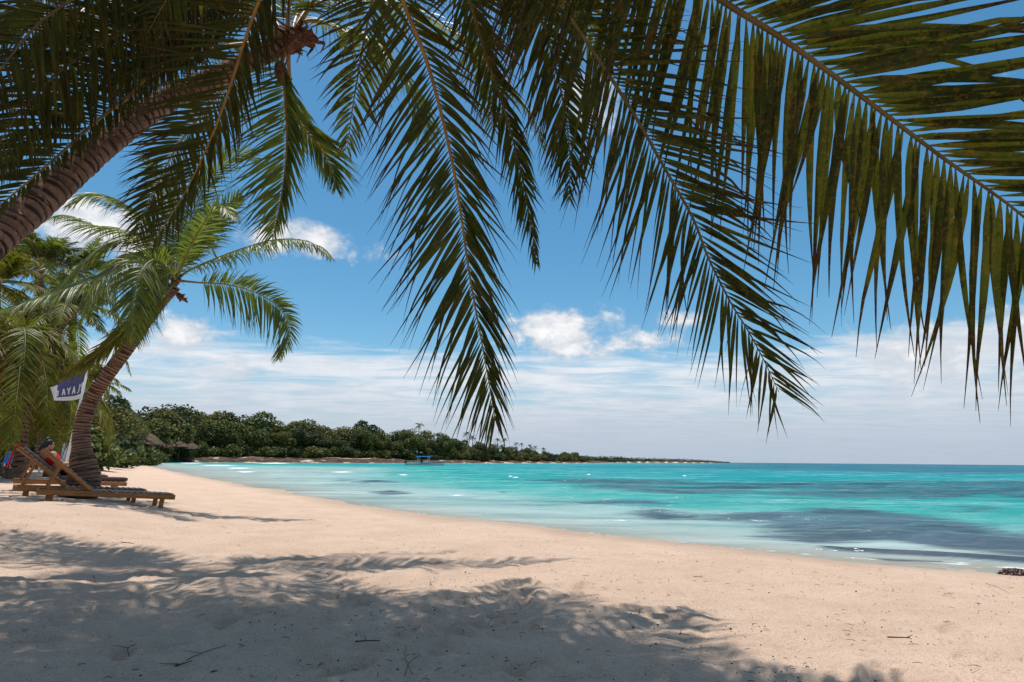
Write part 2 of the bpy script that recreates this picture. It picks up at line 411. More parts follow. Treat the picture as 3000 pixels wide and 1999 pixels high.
def poly_sd(x, y, poly):
    n = len(poly); best = np.full(x.shape, 1e18); inside = np.zeros(x.shape, bool)
    for i in range(n):
        a, b = poly[i], poly[(i + 1) % n]
        ex, ey = b - a; wx, wy = x - a[0], y - a[1]
        t = np.clip((wx * ex + wy * ey) / (ex * ex + ey * ey + 1e-12), 0, 1)
        best = np.minimum(best, (wx - ex * t) ** 2 + (wy - ey * t) ** 2)
        cnd = ((a[1] <= y) & (b[1] > y)) | ((b[1] <= y) & (a[1] > y))
        xi = a[0] + (y - a[1]) * ex / (ey if abs(ey) > 1e-12 else 1e-12)
        inside ^= cnd & (x < xi)
    d = np.sqrt(best); return np.where(inside, d, -d)
def land(x, y):
    x = np.asarray(x, float); y = np.asarray(y, float)
    r = np.hypot(x, y)
    d = poly_sd(x, y, POLY) + 0.55 * fbm(x * .33, y * .33, 3, 5) * np.clip(r / 12, .5, 1.0)
    near = np.interp(d, [-60, -8, -1, 0, 3, 7.4, 12, 20, 40, 90], [-4, -1.1, -.46, SEA, -.22, -.04, .26, .68, 1.2, 1.8])
    head = np.interp(d, [-40, -2, 0, 1.0, 3, 8, 20, 60, 200], [-4, -1, SEA - .05, .25, .75, 1.25, 2.1, 3.6, 5.2]) + .35 * fbm(x * .22, y * .22, 4, 9) * sstep(0, 3, d)
    near = near + .20 * sstep(-4, -7, x) * sstep(3.6, 7.4, d)
    w = sstep(95, 135, r)
    return near * (1 - w) + head * w, d, w

rng = np.random.default_rng(7)
def footprints(x, y, z):
    prints = []
    for _ in range(210):
        rr = 2.0 + 9.0 * rng.random() ** 1.2; a = R_(rng.uniform(-62, 60))
        prints.append((rr * math.sin(a), rr * math.cos(a), rng.uniform(0, 6.28), rng.uniform(.09, .17), rng.uniform(.045, .075), rng.uniform(.006, .018)))
    for s0, (hx, hy), n in (((-3.6, 2.6), (.62, .42), 7), ((-1.2, 2.3), (.35, .62), 6), ((-5.0, 4.5), (.7, .15), 6), ((1.0, 2.2), (.5, .45), 5)):
        for k in range(n):
            l = math.hypot(hx, hy); px, py = -hy / l * .11 * (-1) ** k, hx / l * .11 * (-1) ** k
            prints.append((s0[0] + hx * k + px, s0[1] + hy * k + py, math.atan2(hy, hx), .15, .06, .024))
    for cx, cy, a, la, lb, dp in prints:
        m = (np.abs(x - cx) < .5) & (np.abs(y - cy) < .5)
        if not m.any(): continue
        dx, dy = x[m] - cx, y[m] - cy
        u = (dx * math.cos(a) + dy * math.sin(a)) / la; v = (-dx * math.sin(a) + dy * math.cos(a)) / lb
        q = u * u + v * v
        dp *= 1.8; z[m] += -dp * np.exp(-q ** 1.5) + dp * .45 * np.exp(-(np.sqrt(q) - 1.45) ** 2 * 5)
    return z
def polar(az, rad):
    A, Rr = np.meshgrid(az, rad); x = (Rr * np.sin(A)).ravel(); y = (Rr * np.cos(A)).ravel()
    nr, na = len(rad), len(az)
    i = np.arange((nr - 1) * (na - 1)); rr, cc = i // (na - 1), i % (na - 1); o = rr * na + cc
    return x, y, np.stack([o, o + 1, o + na + 1, o + na], 1)

def build_ground():
    az = np.radians(np.concatenate([np.linspace(-180, -58, 50), np.linspace(-57.6, 57.6, 460), np.linspace(58, 180, 50)]))
    rad = np.concatenate([[.02, .5, 1.0], np.geomspace(1.3, 16, 330), np.geomspace(16.4, 260, 150), np.geomspace(265, 3000, 40)])
    x, y, f = polar(az, rad)
    z, d, w = land(x, y)
    r = np.hypot(x, y); nearw = (1 - sstep(10, 60, r)) * sstep(0.2, 2.5, d)
    z = z + nearw * (.055 * fbm(x * .55, y * .55, 3, 21) + .040 * fbm(x * 1.9, y * 1.9, 3, 31) + .026 * fbm(x * 5.5, y * 5.5, 3, 41) + .014 * fbm(x * 15, y * 15, 2, 51) * (1 - sstep(5, 12, r)))
    z = footprints(x, y, z)
    wet = (1 - sstep(.1, 1.3 + 0 * d, d)) * (1 - w)
    rock = w * sstep(-1.5, .2, d) * (1 - sstep(7, 10, d + 4 * fbm(x * .08, y * .08, 2, 3)))
    veg = np.maximum(w * sstep(7, 12, d), (1 - w) * sstep(30, 44, d) * sstep(14, 26, r)) * .95
    sandy = w * (x < -70) * (1 - sstep(14, 26, d)) * sstep(3, 5, d)
    veg = veg * (1 - sandy)
    me = np_mesh('sand', np.stack([x, y, z], 1), f, 'sand', True, {'wet': wet, 'rock': rock, 'veg': veg})
    o = link('sand_beach', me); tag(o, 'pale peach sand beach with footprints and the far wooded shore', 'sand', kind='structure')
build_ground()

def build_sea():
    az = np.radians(np.concatenate([np.linspace(-75, -52, 20), np.linspace(-51.8, 57, 620), np.linspace(58, 150, 40)]))
    rad = np.concatenate([np.geomspace(4.0, 60, 430), np.geomspace(60.6, 400, 130), np.geomspace(410, 9000, 50)])
    x, y, f = polar(az, rad)
    r = np.hypot(x, y)
    _, d, w = land(x, y)
    off = np.maximum(-d, 0)
    # waves: short crests running along the shore, dying out at the beach
    sx, sy = d0[0], d0[1]                               # along shore
    al = x * sx + y * sy; ac = -x * sy + y * sx
    ac2 = ac + .9 * fbm(al * .12, ac * .12, 2, 77)
    amp = sstep(.1, 5, off) * (1 - sstep(70, 160, r))
    z = SEA + amp * (.030 * np.sin(ac2 * 2.1 + 2.2 * fbm(al * .22, ac * .3, 2, 78)) * (.6 + fbm(al * .3, ac * .2, 2, 79)) + .075 * fbm(al * .45, ac * 1.15, 4, 80) + .025 * fbm(al * 1.6, ac * 3.4, 3, 81))
    # small shore break on the right: a low ridge close to the beach
    right = sstep(3.0, 5.2, x)
    ridge = np.exp(-((off - .72 - .14 * fbm(al * .5, al * 0, 2, 90)) / .22) ** 2) * right * (1 - sstep(14, 18, r))
    z = z + .06 * ridge + .02 * right * np.exp(-(off / .5) ** 2)
    # water colour by depth (distance offshore), milkier in the cove on the left
    milky = 1 - sstep(-22, 6, x)
    off2 = off * (1 - .82 * milky * (1 - sstep(80, 190, r)))
    ks = np.array([0, .5, 1.5, 4, 8, 14, 24, 45, 75, 105, 150, 260, 700, 3000])
    cs = np.array([(.42, .36, .29), (.44, .46, .41), (.43, .51, .47), (.34, .50, .47), (.09, .42, .38), (.016, .37, .34), (.008, .34, .33), (.003, .32, .34), (.002, .29, .33), (.001, .16, .22), (.001, .13, .20), (.002, .16, .24), (.002, .10, .18), (.003, .06, .13)])
    cs = cs * np.array([.72, .76, .75])
    off3 = off2 * (1 + .25 * fbm(al * .05, ac * .12, 3, 60))
    wc = np.stack([np.interp(off3, ks, cs[:, i]) for i in range(3)], 1)
    # seagrass beds
    def bed(pts, soft):
        P = np.array([on_z(a, b, SEA)[:2] for a, b in pts])
        s = poly_sd(np.arctan2(x, y), np.log(r), np.stack([np.arctan2(P[:, 0], P[:, 1]), np.log(np.hypot(P[:, 0], P[:, 1]))], 1))
        return sstep(-soft, soft, s)
    g1 = bed([(1540, 1405), (1700, 1400), (1900, 1405), (2200, 1414), (3000, 1408), (4200, 1420), (4200, 1500), (3000, 1466), (2600, 1464), (2300, 1457), (2000, 1452), (1750, 1433)], .09)
    g2 = bed([(1860, 1502), (1900, 1492), (2050, 1512), (2250, 1502), (2500, 1486), (2700, 1510), (3000, 1560), (4000, 1600), (4000, 1700), (3000, 1632), (2750, 1606), (2600, 1578), (2400, 1596), (2200, 1580), (2230, 1535), (2100, 1527), (1920, 1522)], .05)
    g3 = np.maximum.reduce([bed([(1020, 1412), (1130, 1407), (1160, 1414), (1060, 1418)], .025), bed([(1080, 1441), (1150, 1438), (1220, 1448), (1120, 1450)], .02),
                            bed([(980, 1408), (1060, 1405), (1100, 1409)], .012), bed([(1430, 1441), (1500, 1440), (1480, 1446)], .012), bed([(1560, 1466), (1900, 1470), (2000, 1478), (1700, 1473)], .012),
                            bed([(2560, 1640), (2740, 1646), (2800, 1654), (2600, 1650)], .014)]) * .8
    g4 = bed([(2640, 1475), (3000, 1480), (3000, 1520), (2800, 1500)], .06) * .45
    grass = np.maximum.reduce([g1 * .74, g2 * .80, g3, g4, ridge * 1.7 * sstep(4.0, 5.3, x)])
    t = sstep(16, 48, r)[:, None]
    gcol = np.array([.038, .066, .098]) * (1 - t) + np.array([.006, .098, .130]) * t
    rg = (ridge * sstep(4.2, 5.5, x))[:, None]; gcol = gcol * (1 - rg) + np.array([.055, .035, .045]) * rg
    # foam: wash line on the right, small breakers in the cove
    foam = .66 * np.exp(-((off - .24) / .15) ** 2) * sstep(4.4, 5.8, x) * (1 - sstep(13, 16, r)) + .62 * np.exp(-((off - .05) / .07) ** 2) * (r < 60)
    for px, py, lx, ly in [(720, 1352, 60, 2.4), (800, 1357, 70, 2.6), (860, 1351, 40, 2.0), (640, 1364, 60, 2.6), (700, 1372, 45, 2.2), (1000, 1384, 40, 2.2), (720, 1383, 40, 2.0), (1355, 1452, 50, 3.2), (1330, 1448, 26, 2.6), (1510, 1399, 16, 3.0), (1495, 1396, 8, 2.5), (1725, 1391, 8, 2.5), (2005, 1394, 8, 2.5), (560, 1357, 40, 2.0), (1180, 1392, 20, 2)]:
        ppx, ppy = on_z(px, py, SEA)[:2]; rr = math.hypot(ppx, ppy)
        da = (np.arctan2(x, y) - math.atan2(ppx, ppy)) * rr; dr = r - rr
        wl = lx * rr / F_; wr = ly * rr * rr / (F_ * 1.25)
        foam = np.maximum(foam, .95 * np.exp(-(da / wl) ** 2 - (dr / wr) ** 2))
    foam = np.maximum(foam, w * .30 * np.exp(-((off - .5) / .6) ** 2))
    cover = np.ones_like(off)
    me = np_mesh('sea', np.stack([x, y, z], 1), f, 'sea', True, {'wcol': wc, 'gcol': gcol, 'grass': grass, 'foam': foam, 'cover': cover})
    o = link('sea', me); tag(o, 'turquoise sea with dark seagrass beds and small breakers', 'sea', kind='structure')
build_sea()

def gz(x, y): return float(land(np.array([x]), np.array([y]))[0][0])
def ground(px, py):
    d = Fw + Rt * (px - W_ / 2) / F_ - Up * (py - H_ / 2) / F_
    lo, hi = 0.5, 1.0
    while hi < 3000:
        q = CAM + d * hi
        if q[2] < gz(q[0], q[1]): break
        lo = hi; hi *= 1.03
    for _ in range(24):
        m = (lo + hi) / 2; q = CAM + d * m
        if q[2] < gz(q[0], q[1]): hi = m
        else: lo = m
    q = CAM + d * hi; q[2] = gz(q[0], q[1]); return q

# ------------------------------------------------------------------ palms
def catmull(pts, n=64):
    P = np.asarray(pts, float); P = np.vstack([2 * P[0] - P[1], P, 2 * P[-1] - P[-2]])
    out = []
    segs = len(P) - 3; m = max(4, n // segs)
    for i in range(segs):
        t = np.linspace(0, 1, m, endpoint=(i == segs - 1))[:, None]
        a, b, c, d = P[i:i + 4]
        out.append(.5 * (2 * b + (c - a) * t + (2 * a - 5 * b + 4 * c - d) * t ** 2 + (3 * b - a - 3 * c + d) * t ** 3))
    return np.vstack(out)
def norm(a): return a / (np.linalg.norm(a, axis=-1, keepdims=True) + 1e-9)

WP_V = [0, .035, .11, .25, .5, .7, .85, 1]; WP_W = [.12, .34, .92, 1, .78, .42, .20, .05]
def leaflet_geo(curve, n, length, a0, a1, width, droop, sgn, rg, normal, start=.1, K=7, keel=0.0, kink=.5, jit=4.0, fold=.27, twist=.35, lp=None, end=.995):
    s = np.concatenate([[0], np.cumsum(np.linalg.norm(np.diff(curve, axis=0), axis=1))]); s /= s[-1]
    u = np.clip(np.linspace(start, end, n) + rg.uniform(-.25, .25, n) * (end - start) / n, 0, 1)
    P = np.stack([np.interp(u, s, curve[:, i]) for i in range(3)], 1)
    Tc = norm(np.gradient(curve, axis=0)); T = norm(np.stack([np.interp(u, s, Tc[:, i]) for i in range(3)], 1))
    Nn = norm(P - CAM) if isinstance(normal, str) else np.broadcast_to(np.asarray(normal, float), P.shape)
    Nn = norm(Nn - T * (Nn * T).sum(1, keepdims=True))
    S = np.cross(T, Nn) * sgn
    lp = lp or ([0, .1, .3, .6, .85, 1], [.55, .78, 1, .9, .58, .25])
    un = (u - start) / (end - start)
    L = length * np.interp(un, *lp) * rg.uniform(.86, 1.08, n)
    L = np.where(rg.random(n) < .05, L * rg.uniform(.5, .8, n), L)
    a = np.radians(a0 + (a1 - a0) * un + rg.normal(0, jit, n))[:, None]
    d = norm(np.cos(a) * T + np.sin(a) * S + Nn * (keel + rg.normal(0, .07, n))[:, None])
    kk = (rg.random(n) < .4) * rg.uniform(.2, 1.0, n) * kink
    kp = rg.uniform(.5, .8, n)
    tw0 = rg.normal(0, twist, n); tw1 = rg.normal(0, twist, n)
    wv = width * np.interp(un, [0, .15, .7, 1], [.75, 1, .9, .55]) * rg.uniform(.85, 1.12, n)
    rows = []; pos = P.copy(); dk = d.copy()
    swirl = rg.normal(0, .15, (n, 3))
    for k in range(K + 1):
        v = (k / K) ** 1.25
        if k:
            dk = norm(d + np.array([0, 0, -1.0]) * (droop * v ** 1.4 + kk * np.maximum(0, v - kp) * 3.0)[:, None] + swirl * v)
            pos = pos + dk * (L * (v - ((k - 1) / K) ** 1.25))[:, None]
        Wd = norm(T - dk * (T * dk).sum(1, keepdims=True)); nn = np.cross(dk, Wd)
        tw = (tw0 + tw1 * v)[:, None]
        Wt = Wd * np.cos(tw) + nn * np.sin(tw); nt = np.cross(dk, Wt)
        w = (wv * np.interp(v, WP_V, WP_W) * rg.uniform(.84, 1.12, n))[:, None]
        rows += [pos - Wt * w / 2 - nt * w * fold, pos, pos + Wt * w / 2 - nt * w * fold]
    V = np.stack(rows, 1)                       # n, 3(K+1), 3
    return V, u
def leaflet_faces(K):
    f = []
    for k in range(K):
        o = 3 * k; f += [(o, o + 1, o + 4, o + 3), (o + 1, o + 2, o + 5, o + 4)]
    return np.array(f, np.int32)

class Palm:
    """An Empty at the trunk's foot > trunk, crown_fibre, fronds (a rachis each) > leaflets."""
    def __init__(s, base, label, group=None, name='coconut_palm'):
        s.base = np.asarray(base, float); s.root = empty(name, s.base); tag(s.root, label, 'palm tree', group)
        s.leaf = []
    def trunk(s, pts, rad, ring=.085, sides=20, seed=0, flare=0, mat='trunk'):
        rg = np.random.default_rng(seed)
        c = catmull(pts, 80); sl = np.concatenate([[0], np.cumsum(np.linalg.norm(np.diff(c, axis=0), axis=1))]); Lt = sl[-1]
        nr = max(6, int(Lt / ring)); ss, rr, ra = [], [], []
        for k in range(nr):
            j = rg.uniform(.85, 1.15)
            for q, (o, a) in enumerate(((0, 1.0), (.22, .72), (.5, .35), (.80, .05), (.95, .45))):
                ss.append((k + o) / nr); rr.append(1 + (.055, .02, .012, .028, .06)[q] * j - .012); ra.append(a)
        ss = np.array(ss); P = np.stack([np.interp(ss * Lt, sl, c[:, i]) for i in range(3)], 1)
        rad0 = np.interp(ss, np.linspace(0, 1, len(rad)), rad) * np.array(rr)
        T = norm(np.gradient(P, axis=0)); A = np.cross(T, [.3, .9, .1]); A = norm(A); B = np.cross(T, A)
        an = np.linspace(0, 2 * math.pi, sides, endpoint=False)
        wob = 1 + .03 * np.sin(an * 3 + rg.uniform(0, 6))[None, :] + .02 * rg.normal(0, 1, (len(ss), sides)) * .6
        ph_ = np.repeat(rg.uniform(0, 6.28, nr), 5); am_ = np.repeat(rg.uniform(.04, .22, nr), 5)
        tilt = rad0[:, None] * np.sin(an[None, :] + ph_[:, None]) * am_[:, None]
        V = P[:, None, :] + (rad0[:, None] * wob)[:, :, None] * (np.cos(an)[None, :, None] * A[:, None, :] + np.sin(an)[None, :, None] * B[:, None, :]) + tilt[:, :, None] * T[:, None, :]
        nS = len(ss); i = np.arange((nS - 1) * sides); k, j = i // sides, i % sides
        f = np.stack([k * sides + j, k * sides + (j + 1) % sides, (k + 1) * sides + (j + 1) % sides, (k + 1) * sides + j], 1)
        me = np_mesh('trunk', V.reshape(-1, 3) - s.base, f, mat, True, {'ring': np.repeat(np.array(ra), sides)})
        link('trunk', me, s.root)
    def fibre(s, c, axis, size, n=16, seed=3):
        rg = np.random.default_rng(seed); mb = MB(); c = np.asarray(c, float) - s.base; axis = norm(np.asarray(axis, float))
        for k in range(n):
            sd = norm(np.cross(axis, rg.normal(0, 1, 3))); out = norm(axis * rg.uniform(-.2, .9) + sd)
            st = c + axis * rg.uniform(-.6, .6) * size; w = norm(np.cross(out, axis)) * size * rg.uniform(.07, .24)
            L = size * rg.uniform(.5, 1.0)
            p = [st + out * size * .18, st + out * L * .6 + axis * L * .3, st + out * L * .95 + axis * L * rg.uniform(-.3, .3) + rg.normal(0, .06, 3) * size]
            th = out * .012
            vs = []
            for q, (pt, ww) in enumerate(zip(p, (1.0, .8, .25))):
                vs += [pt - w * ww, pt + w * ww, pt + w * ww * .9 + np.cross(w, out) * .12, pt - w * ww * .9 + np.cross(w, out) * .12]
            fs = []
            for q in range(2):
                o = 4 * q; fs += [(o + i, o + (i + 1) % 4, o + 4 + (i + 1) % 4, o + 4 + i) for i in range(4)]
            fs += [(0, 1, 2, 3), (8, 11, 10, 9)]
            mb.add(vs, fs)
        mb.tube([c - axis * size * .7, c, c + axis * size * .7], [size * .32, size * .42, size * .22], 10)
        mb.build('crown_fibre', 'fibre', s.root)
    def frond(s, pts, n=55, lenL=.7, lenR=.7, aL=(62, 32), aR=(62, 32), width=.045, droop=.25, droopR=None, seed=1, mat='leaf_olive', rmat='rachis_orange', r0=.024, normal='view', start=.12, K=7, keel=0.0, nR=None, label=None, **kw):
        rg = np.random.default_rng(seed); c = catmull(pts, 64)
        mb = MB(); u = np.linspace(0, 1, len(c))
        mb.tube(c - s.base, r0 * np.interp(u, [0, .06, .15, .5, 1], [1.9, 1.35, 1.0, .62, .12]), 7, flat=.8)
        fo = mb.build('frond', rmat, s.root, True)
        if label: fo['label'] = label
        Vl, ul = leaflet_geo(c, n, lenL, aL[0], aL[1], width, droop, -1, rg, normal, start, K, keel, **kw)
        Vr, ur = leaflet_geo(c, nR or n, lenR, aR[0], aR[1], width, droop if droopR is None else droopR, 1, rg, normal, start, K, keel, **kw)
        s.leaf.append((fo, np.concatenate([Vl, Vr]), K, mat))
        return fo
    def finish(s, top=0):
        score = []
        for fi, (fo, V, K, mat) in enumerate(s.leaf):
            if not top: break
            px, py, dz = project(V[:, 1::3].reshape(-1, 3)); px = px.reshape(len(V), -1); py = py.reshape(len(V), -1); dz = dz.reshape(len(V), -1)
            vis = (px > 0) & (px < W_) & (py > 0) & (py < H_) & (dz > .1)
            ln = np.hypot(px[:, -1] - px[:, 0], py[:, -1] - py[:, 0])
            for i in range(len(V)):
                score.append((vis[i].mean() * min(ln[i], 900.0) / max(dz[i].mean(), .2), fi, i))
        score.sort(reverse=True)
        pick = {(f, i) for q, f, i in score[:top] if q > 0}
        for fi, (fo, V, K, mat) in enumerate(s.leaf):
            F0 = leaflet_faces(K); nv = V.shape[1]
            tip = np.repeat(np.linspace(0, 1, K + 1) ** 1.25, 3)
            ids = [i for i in range(len(V)) if (fi, i) in pick]; rest = [i for i in range(len(V)) if (fi, i) not in pick]
            for i in ids:
                link('leaflet', np_mesh('leaflet', V[i] - s.base, F0, mat, True, {'tipness': tip}), fo)
            if rest:
                Fa = (F0[None] + (np.arange(len(rest)) * nv)[:, None, None]).reshape(-1, 4)
                me = np_mesh('leaflets', V[rest].reshape(-1, 3) - s.base, Fa, mat, True, {'tipness': np.tile(tip, len(rest))})
                o = link('leaflets', me, fo); o['kind'] = 'stuff'
def pl(lst): return [at(*q) for q in lst]

# --- near palm over the camera: its crown is above the frame, its fronds hang into the picture
cr2 = at(1230, -330, 3.3)
base2 = np.array([-3.1, -1.6, gz(-3.1, -1.6)])
P2 = Palm(base2 - [0, 0, .06], 'nearest coconut palm, its spotted fronds hanging in from above the frame')
P2.trunk([base2 - [0, 0, .15], base2 + [.2, .5, 1.4], base2 + [.95, 2.0, 2.9], (base2 + [.95, 2.0, 2.9]) * .35 + cr2 * .65 + [0, 0, .12], cr2], [.21, .17, .15, .14, .13], seed=2)
P2.fibre(cr2 + [0, 0, .05], [.35, .5, .7], .22, 18)
nb = cr2
def p2(first, rest): return [nb + np.array(first)] + pl(rest)
# the long frond hanging down the middle
P2.frond([nb + [0, 0, .05], at(1120, -190, 3.35)] + pl([(1180, 0, 3.5), (1260, 210, 3.65), (1330, 500, 3.8), (1375, 800, 3.9), (1420, 1050, 3.95), (1452, 1235, 3.98)]), n=116, nR=104, lenL=.94, lenR=.66, aL=(66, 26), aR=(46, 16), width=.029, droop=.32, droopR=.5, lp=([0, .1, .3, .6, .85, 1], [.6, .85, 1, 1, .78, .35]), seed=11, mat='leaf_olive', start=.16, K=9, r0=.025, kink=1.1, label='long frond hanging straight down the middle, tip browned')
# its neighbour behind, further right
P2.frond([nb + [.05, .05, .08], at(1330, -160, 3.8)] + pl([(1410, 120, 4.1), (1480, 330, 4.3), (1530, 520, 4.4), (1560, 690, 4.45), (1572, 770, 4.45)]), n=66, lenL=.55, lenR=.42, aL=(40, 16), aR=(40, 18), width=.032, droop=.75, seed=12, mat='leaf_olive', rmat='rachis_olive', start=.16, K=8, r0=.018, kink=1.2)
P2.frond([nb + [.05, .02, .08], at(1480, -200, 3.6)] + pl([(1580, 40, 3.9), (1640, 250, 4.05), (1668, 430, 4.1), (1668, 580, 4.1)]), n=76, lenL=.66, lenR=.60, aL=(56, 26), aR=(56, 26), width=.032, droop=.55, seed=16, mat='leaf_olive', rmat='rachis_olive', start=.16, K=7, r0=.018, kink=1.0)
# frond pointing down right in the middle distance
P2.frond([nb + [.05, -.05, .1], at(1500, -260, 3.0)] + pl([(1640, 0, 2.95), (1774, 204, 2.9), (1863, 344, 2.88), (1946, 491, 2.85), (2029, 638, 2.82), (2074, 753, 2.8), (2137, 880, 2.78), (2195, 975, 2.75), (2245, 1070, 2.73), (2282, 1150, 2.7)]), n=122, nR=126, lenL=.90, lenR=.82, aL=(64, 26), aR=(60, 26), width=.026, droop=.22, lp=([0, .1, .3, .6, .85, 1], [.6, .85, 1, .92, .62, .30]), droopR=.10, seed=13, mat='leaf_spotted', rmat='rachis_olive', start=.12, K=9, r0=.016, kink=1.0, label='slender frond pointing down right above the sea')
# broad frond nearest to the lens, crossing the upper right corner
P2.frond([nb + [.08, -.12, .1], at(1560, -480, 2.75)] + pl([(1760, -290, 2.62), (1940, -130, 2.55), (2112, 0, 2.5), (2265, 96, 2.46), (2392, 185, 2.43), (2520, 280, 2.4), (2647, 376, 2.38), (2775, 472, 2.36), (2902, 561, 2.34), (3010, 645, 2.32), (3160, 790, 2.3), (3260, 930, 2.28)]), n=140, nR=122, lenL=1.14, lenR=1.15, aR=(54, 34), aL=(84, 34), width=.046, jit=3.0, droop=.34, lp=([0, .1, .3, .6, .85, 1], [.95, 1, 1, 1, .93, .5]), droopR=.06, seed=14, mat='leaf_spotted', rmat='rachis_olive', start=.10, K=9, r0=.024, kink=1.2, twist=.22, keel=.04, label='broad spotted frond crossing the upper right corner')
# frond hanging to the left of the dry crown
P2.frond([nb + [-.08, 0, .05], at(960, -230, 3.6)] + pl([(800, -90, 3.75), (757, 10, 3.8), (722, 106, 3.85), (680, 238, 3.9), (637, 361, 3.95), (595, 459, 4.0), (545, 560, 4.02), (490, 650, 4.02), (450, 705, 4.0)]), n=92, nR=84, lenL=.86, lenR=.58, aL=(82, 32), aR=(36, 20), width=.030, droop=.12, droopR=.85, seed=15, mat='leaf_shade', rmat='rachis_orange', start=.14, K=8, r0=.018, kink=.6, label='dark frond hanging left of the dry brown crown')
# fronds above the frame that shade the sand
for k, (ax, ln, rise, dr) in enumerate([(-25, 2.9, .7, -1.2), (8, 3.0, .9, -.9), (40, 2.6, .8, -.8), (-70, 2.6, .5, -1.0), (-110, 2.8, .6, -1.2), (120, 2.4, .5, -1.4), (170, 2.6, .5, -1.2), (215, 2.6, .5, -1.3), (-50, 1.9, 1.2, .5), (75, 2.2, 1.0, -.2)]):
    a = R_(ax); dv = np.array([math.sin(a), math.cos(a), 0])
    q = [nb + dv * .08 + [0, 0, .08], nb + dv * ln * .3 + [0, 0, rise * .75], nb + dv * ln * .62 + [0, 0, rise * .8], nb + dv * ln * .88 + [0, 0, rise + dr * .55], nb + dv * ln + [0, 0, rise + dr]]
    P2.frond(q, n=54, lenL=.78, lenR=.78, aL=(70, 35), aR=(70, 35), width=.05, droop=.45, seed=30 + k, mat='leaf_olive', normal=(0, 0, -1), start=.14, K=5, rmat='rachis_olive')
P2.finish(300)
# a further palm standing out of frame on the left: only its shade on the sand is seen
b4 = np.array([-7.5, 1.2, gz(-7.5, 1.2)]); c4 = np.array([-1.6, 4.1, 8.4])
P4 = Palm(b4 - [0, 0, .06], 'tall palm outside the left edge, seen only by its shade on the sand')
P4.trunk([b4 - [0, 0, .15], b4 + [.3, .2, 2.2], b4 + [1.6, 1.0, 5.6], b4 + [3.8, 2.2, 7.7], c4], [.22, .17, .15, .13], seed=7)
for k in range(22):
    a = 2.39996 * k; rg_ = np.random.default_rng(900 + k); el = rg_.uniform(.0, .9); ln = rg_.uniform(2.2, 3.1); dv = np.array([math.cos(a), math.sin(a), 0])
    P4.frond([c4] + [c4 + dv * ln * t * math.cos(el) + np.array([0, 0, ln * (t * math.sin(el) - .38 * t * t)]) for t in (.3, .6, .85, 1.0)], n=60, lenL=.8, lenR=.8, aL=(66, 35), aR=(66, 35), width=.046, droop=.5, seed=950 + k, mat='leaf_olive', normal=(0, 0, -1), start=.14, K=4, rmat='rachis_olive')
P4.finish(0)

# --- leaning palm entering from the left edge
cr1 = at(842, 125, 6.0)
t1 = pl([(-620, 1290, 3.2), (-300, 960, 3.7), (-60, 735, 4.2), (120, 590, 4.6), (300, 430, 5.0), (480, 300, 5.4), (660, 215, 5.7), (842, 128, 6.0)])
b1 = t1[0].copy(); b1[2] = gz(b1[0], b1[1]); 
P1 = Palm(b1, 'leaning coconut palm with thick ringed trunk entering from the left edge')
P1.trunk([b1 - [0, 0, .1], (b1 + t1[1]) / 2 + [-.1, 0, -.12]] + t1[1:], [.22, .16, .142, .134, .128, .12, .115, .108, .105], ring=.085, seed=4, sides=24)
P1.fibre(cr1 + [.02, 0, 0], [.9, .1, .45], .33, 44, 5)
P1.fibre(at(822, 215, 5.9), [.2, 0, -1], .17, 14, 6)
cb = cr1
def f1(lst, **k): return P1.frond([cb] + pl(lst), **k)
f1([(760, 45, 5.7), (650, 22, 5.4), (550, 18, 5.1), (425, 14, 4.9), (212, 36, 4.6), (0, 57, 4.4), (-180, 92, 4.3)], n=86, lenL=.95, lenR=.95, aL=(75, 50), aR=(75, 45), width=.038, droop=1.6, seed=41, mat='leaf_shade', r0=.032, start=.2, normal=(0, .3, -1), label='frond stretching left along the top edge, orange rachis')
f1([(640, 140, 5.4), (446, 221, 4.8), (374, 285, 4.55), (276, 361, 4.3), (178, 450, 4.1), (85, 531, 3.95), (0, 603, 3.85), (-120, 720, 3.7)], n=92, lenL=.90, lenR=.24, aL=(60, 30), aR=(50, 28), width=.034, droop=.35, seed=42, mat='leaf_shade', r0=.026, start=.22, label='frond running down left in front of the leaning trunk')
f1([(826, 190, 5.9), (833, 255, 5.85), (841, 382, 5.8), (836, 489, 5.75), (822, 590, 5.7), (800, 690, 5.65)], n=84, lenL=.95, lenR=.62, aL=(72, 26), aR=(26, 16), width=.034, droop=.28, seed=43, mat='leaf_green', r0=.026, start=.12, label='frond hanging straight down below the dry crown')
f1([(850, 240, 6.4), (871, 350, 6.7), (935, 430, 6.9), (968, 490, 7.0), (984, 552, 7.0)], n=59, lenL=.5, lenR=.75, aL=(40, 25), aR=(45, 25), width=.036, droop=.7, seed=44, mat='leaf_green', r0=.022, start=.3)
f1([(901, 62, 6.2), (1010, 88, 6.5), (1120, 150, 6.8), (1215, 270, 7.0), (1262, 420, 7.1)], n=72, lenL=.8, lenR=.8, aL=(65, 32), aR=(65, 35), width=.036, droop=.9, seed=45, mat='leaf_green', r0=.03, start=.22, normal=(0, .5, -1), label='sunlit frond behind the long hanging frond, orange stalk')
f1([(930, 10, 6.6), (1150, 10, 7.1), (1380, 130, 7.6), (1530, 300, 7.9), (1600, 440, 8.0)], n=72, lenL=.8, lenR=.8, aL=(65, 32), aR=(65, 35), width=.036, droop=.9, seed=46, mat='leaf_green', r0=.028, start=.22, normal=(0, .5, -1))
f1([(700, 120, 6.4), (595, 128, 6.8), (480, 190, 7.2), (380, 300, 7.5), (310, 430, 7.6)], n=75, lenL=.95, lenR=.95, aL=(65, 32), aR=(65, 35), width=.038, droop=.9, seed=47, mat='leaf_olive', r0=.028, start=.2, normal=(0, .5, -1))
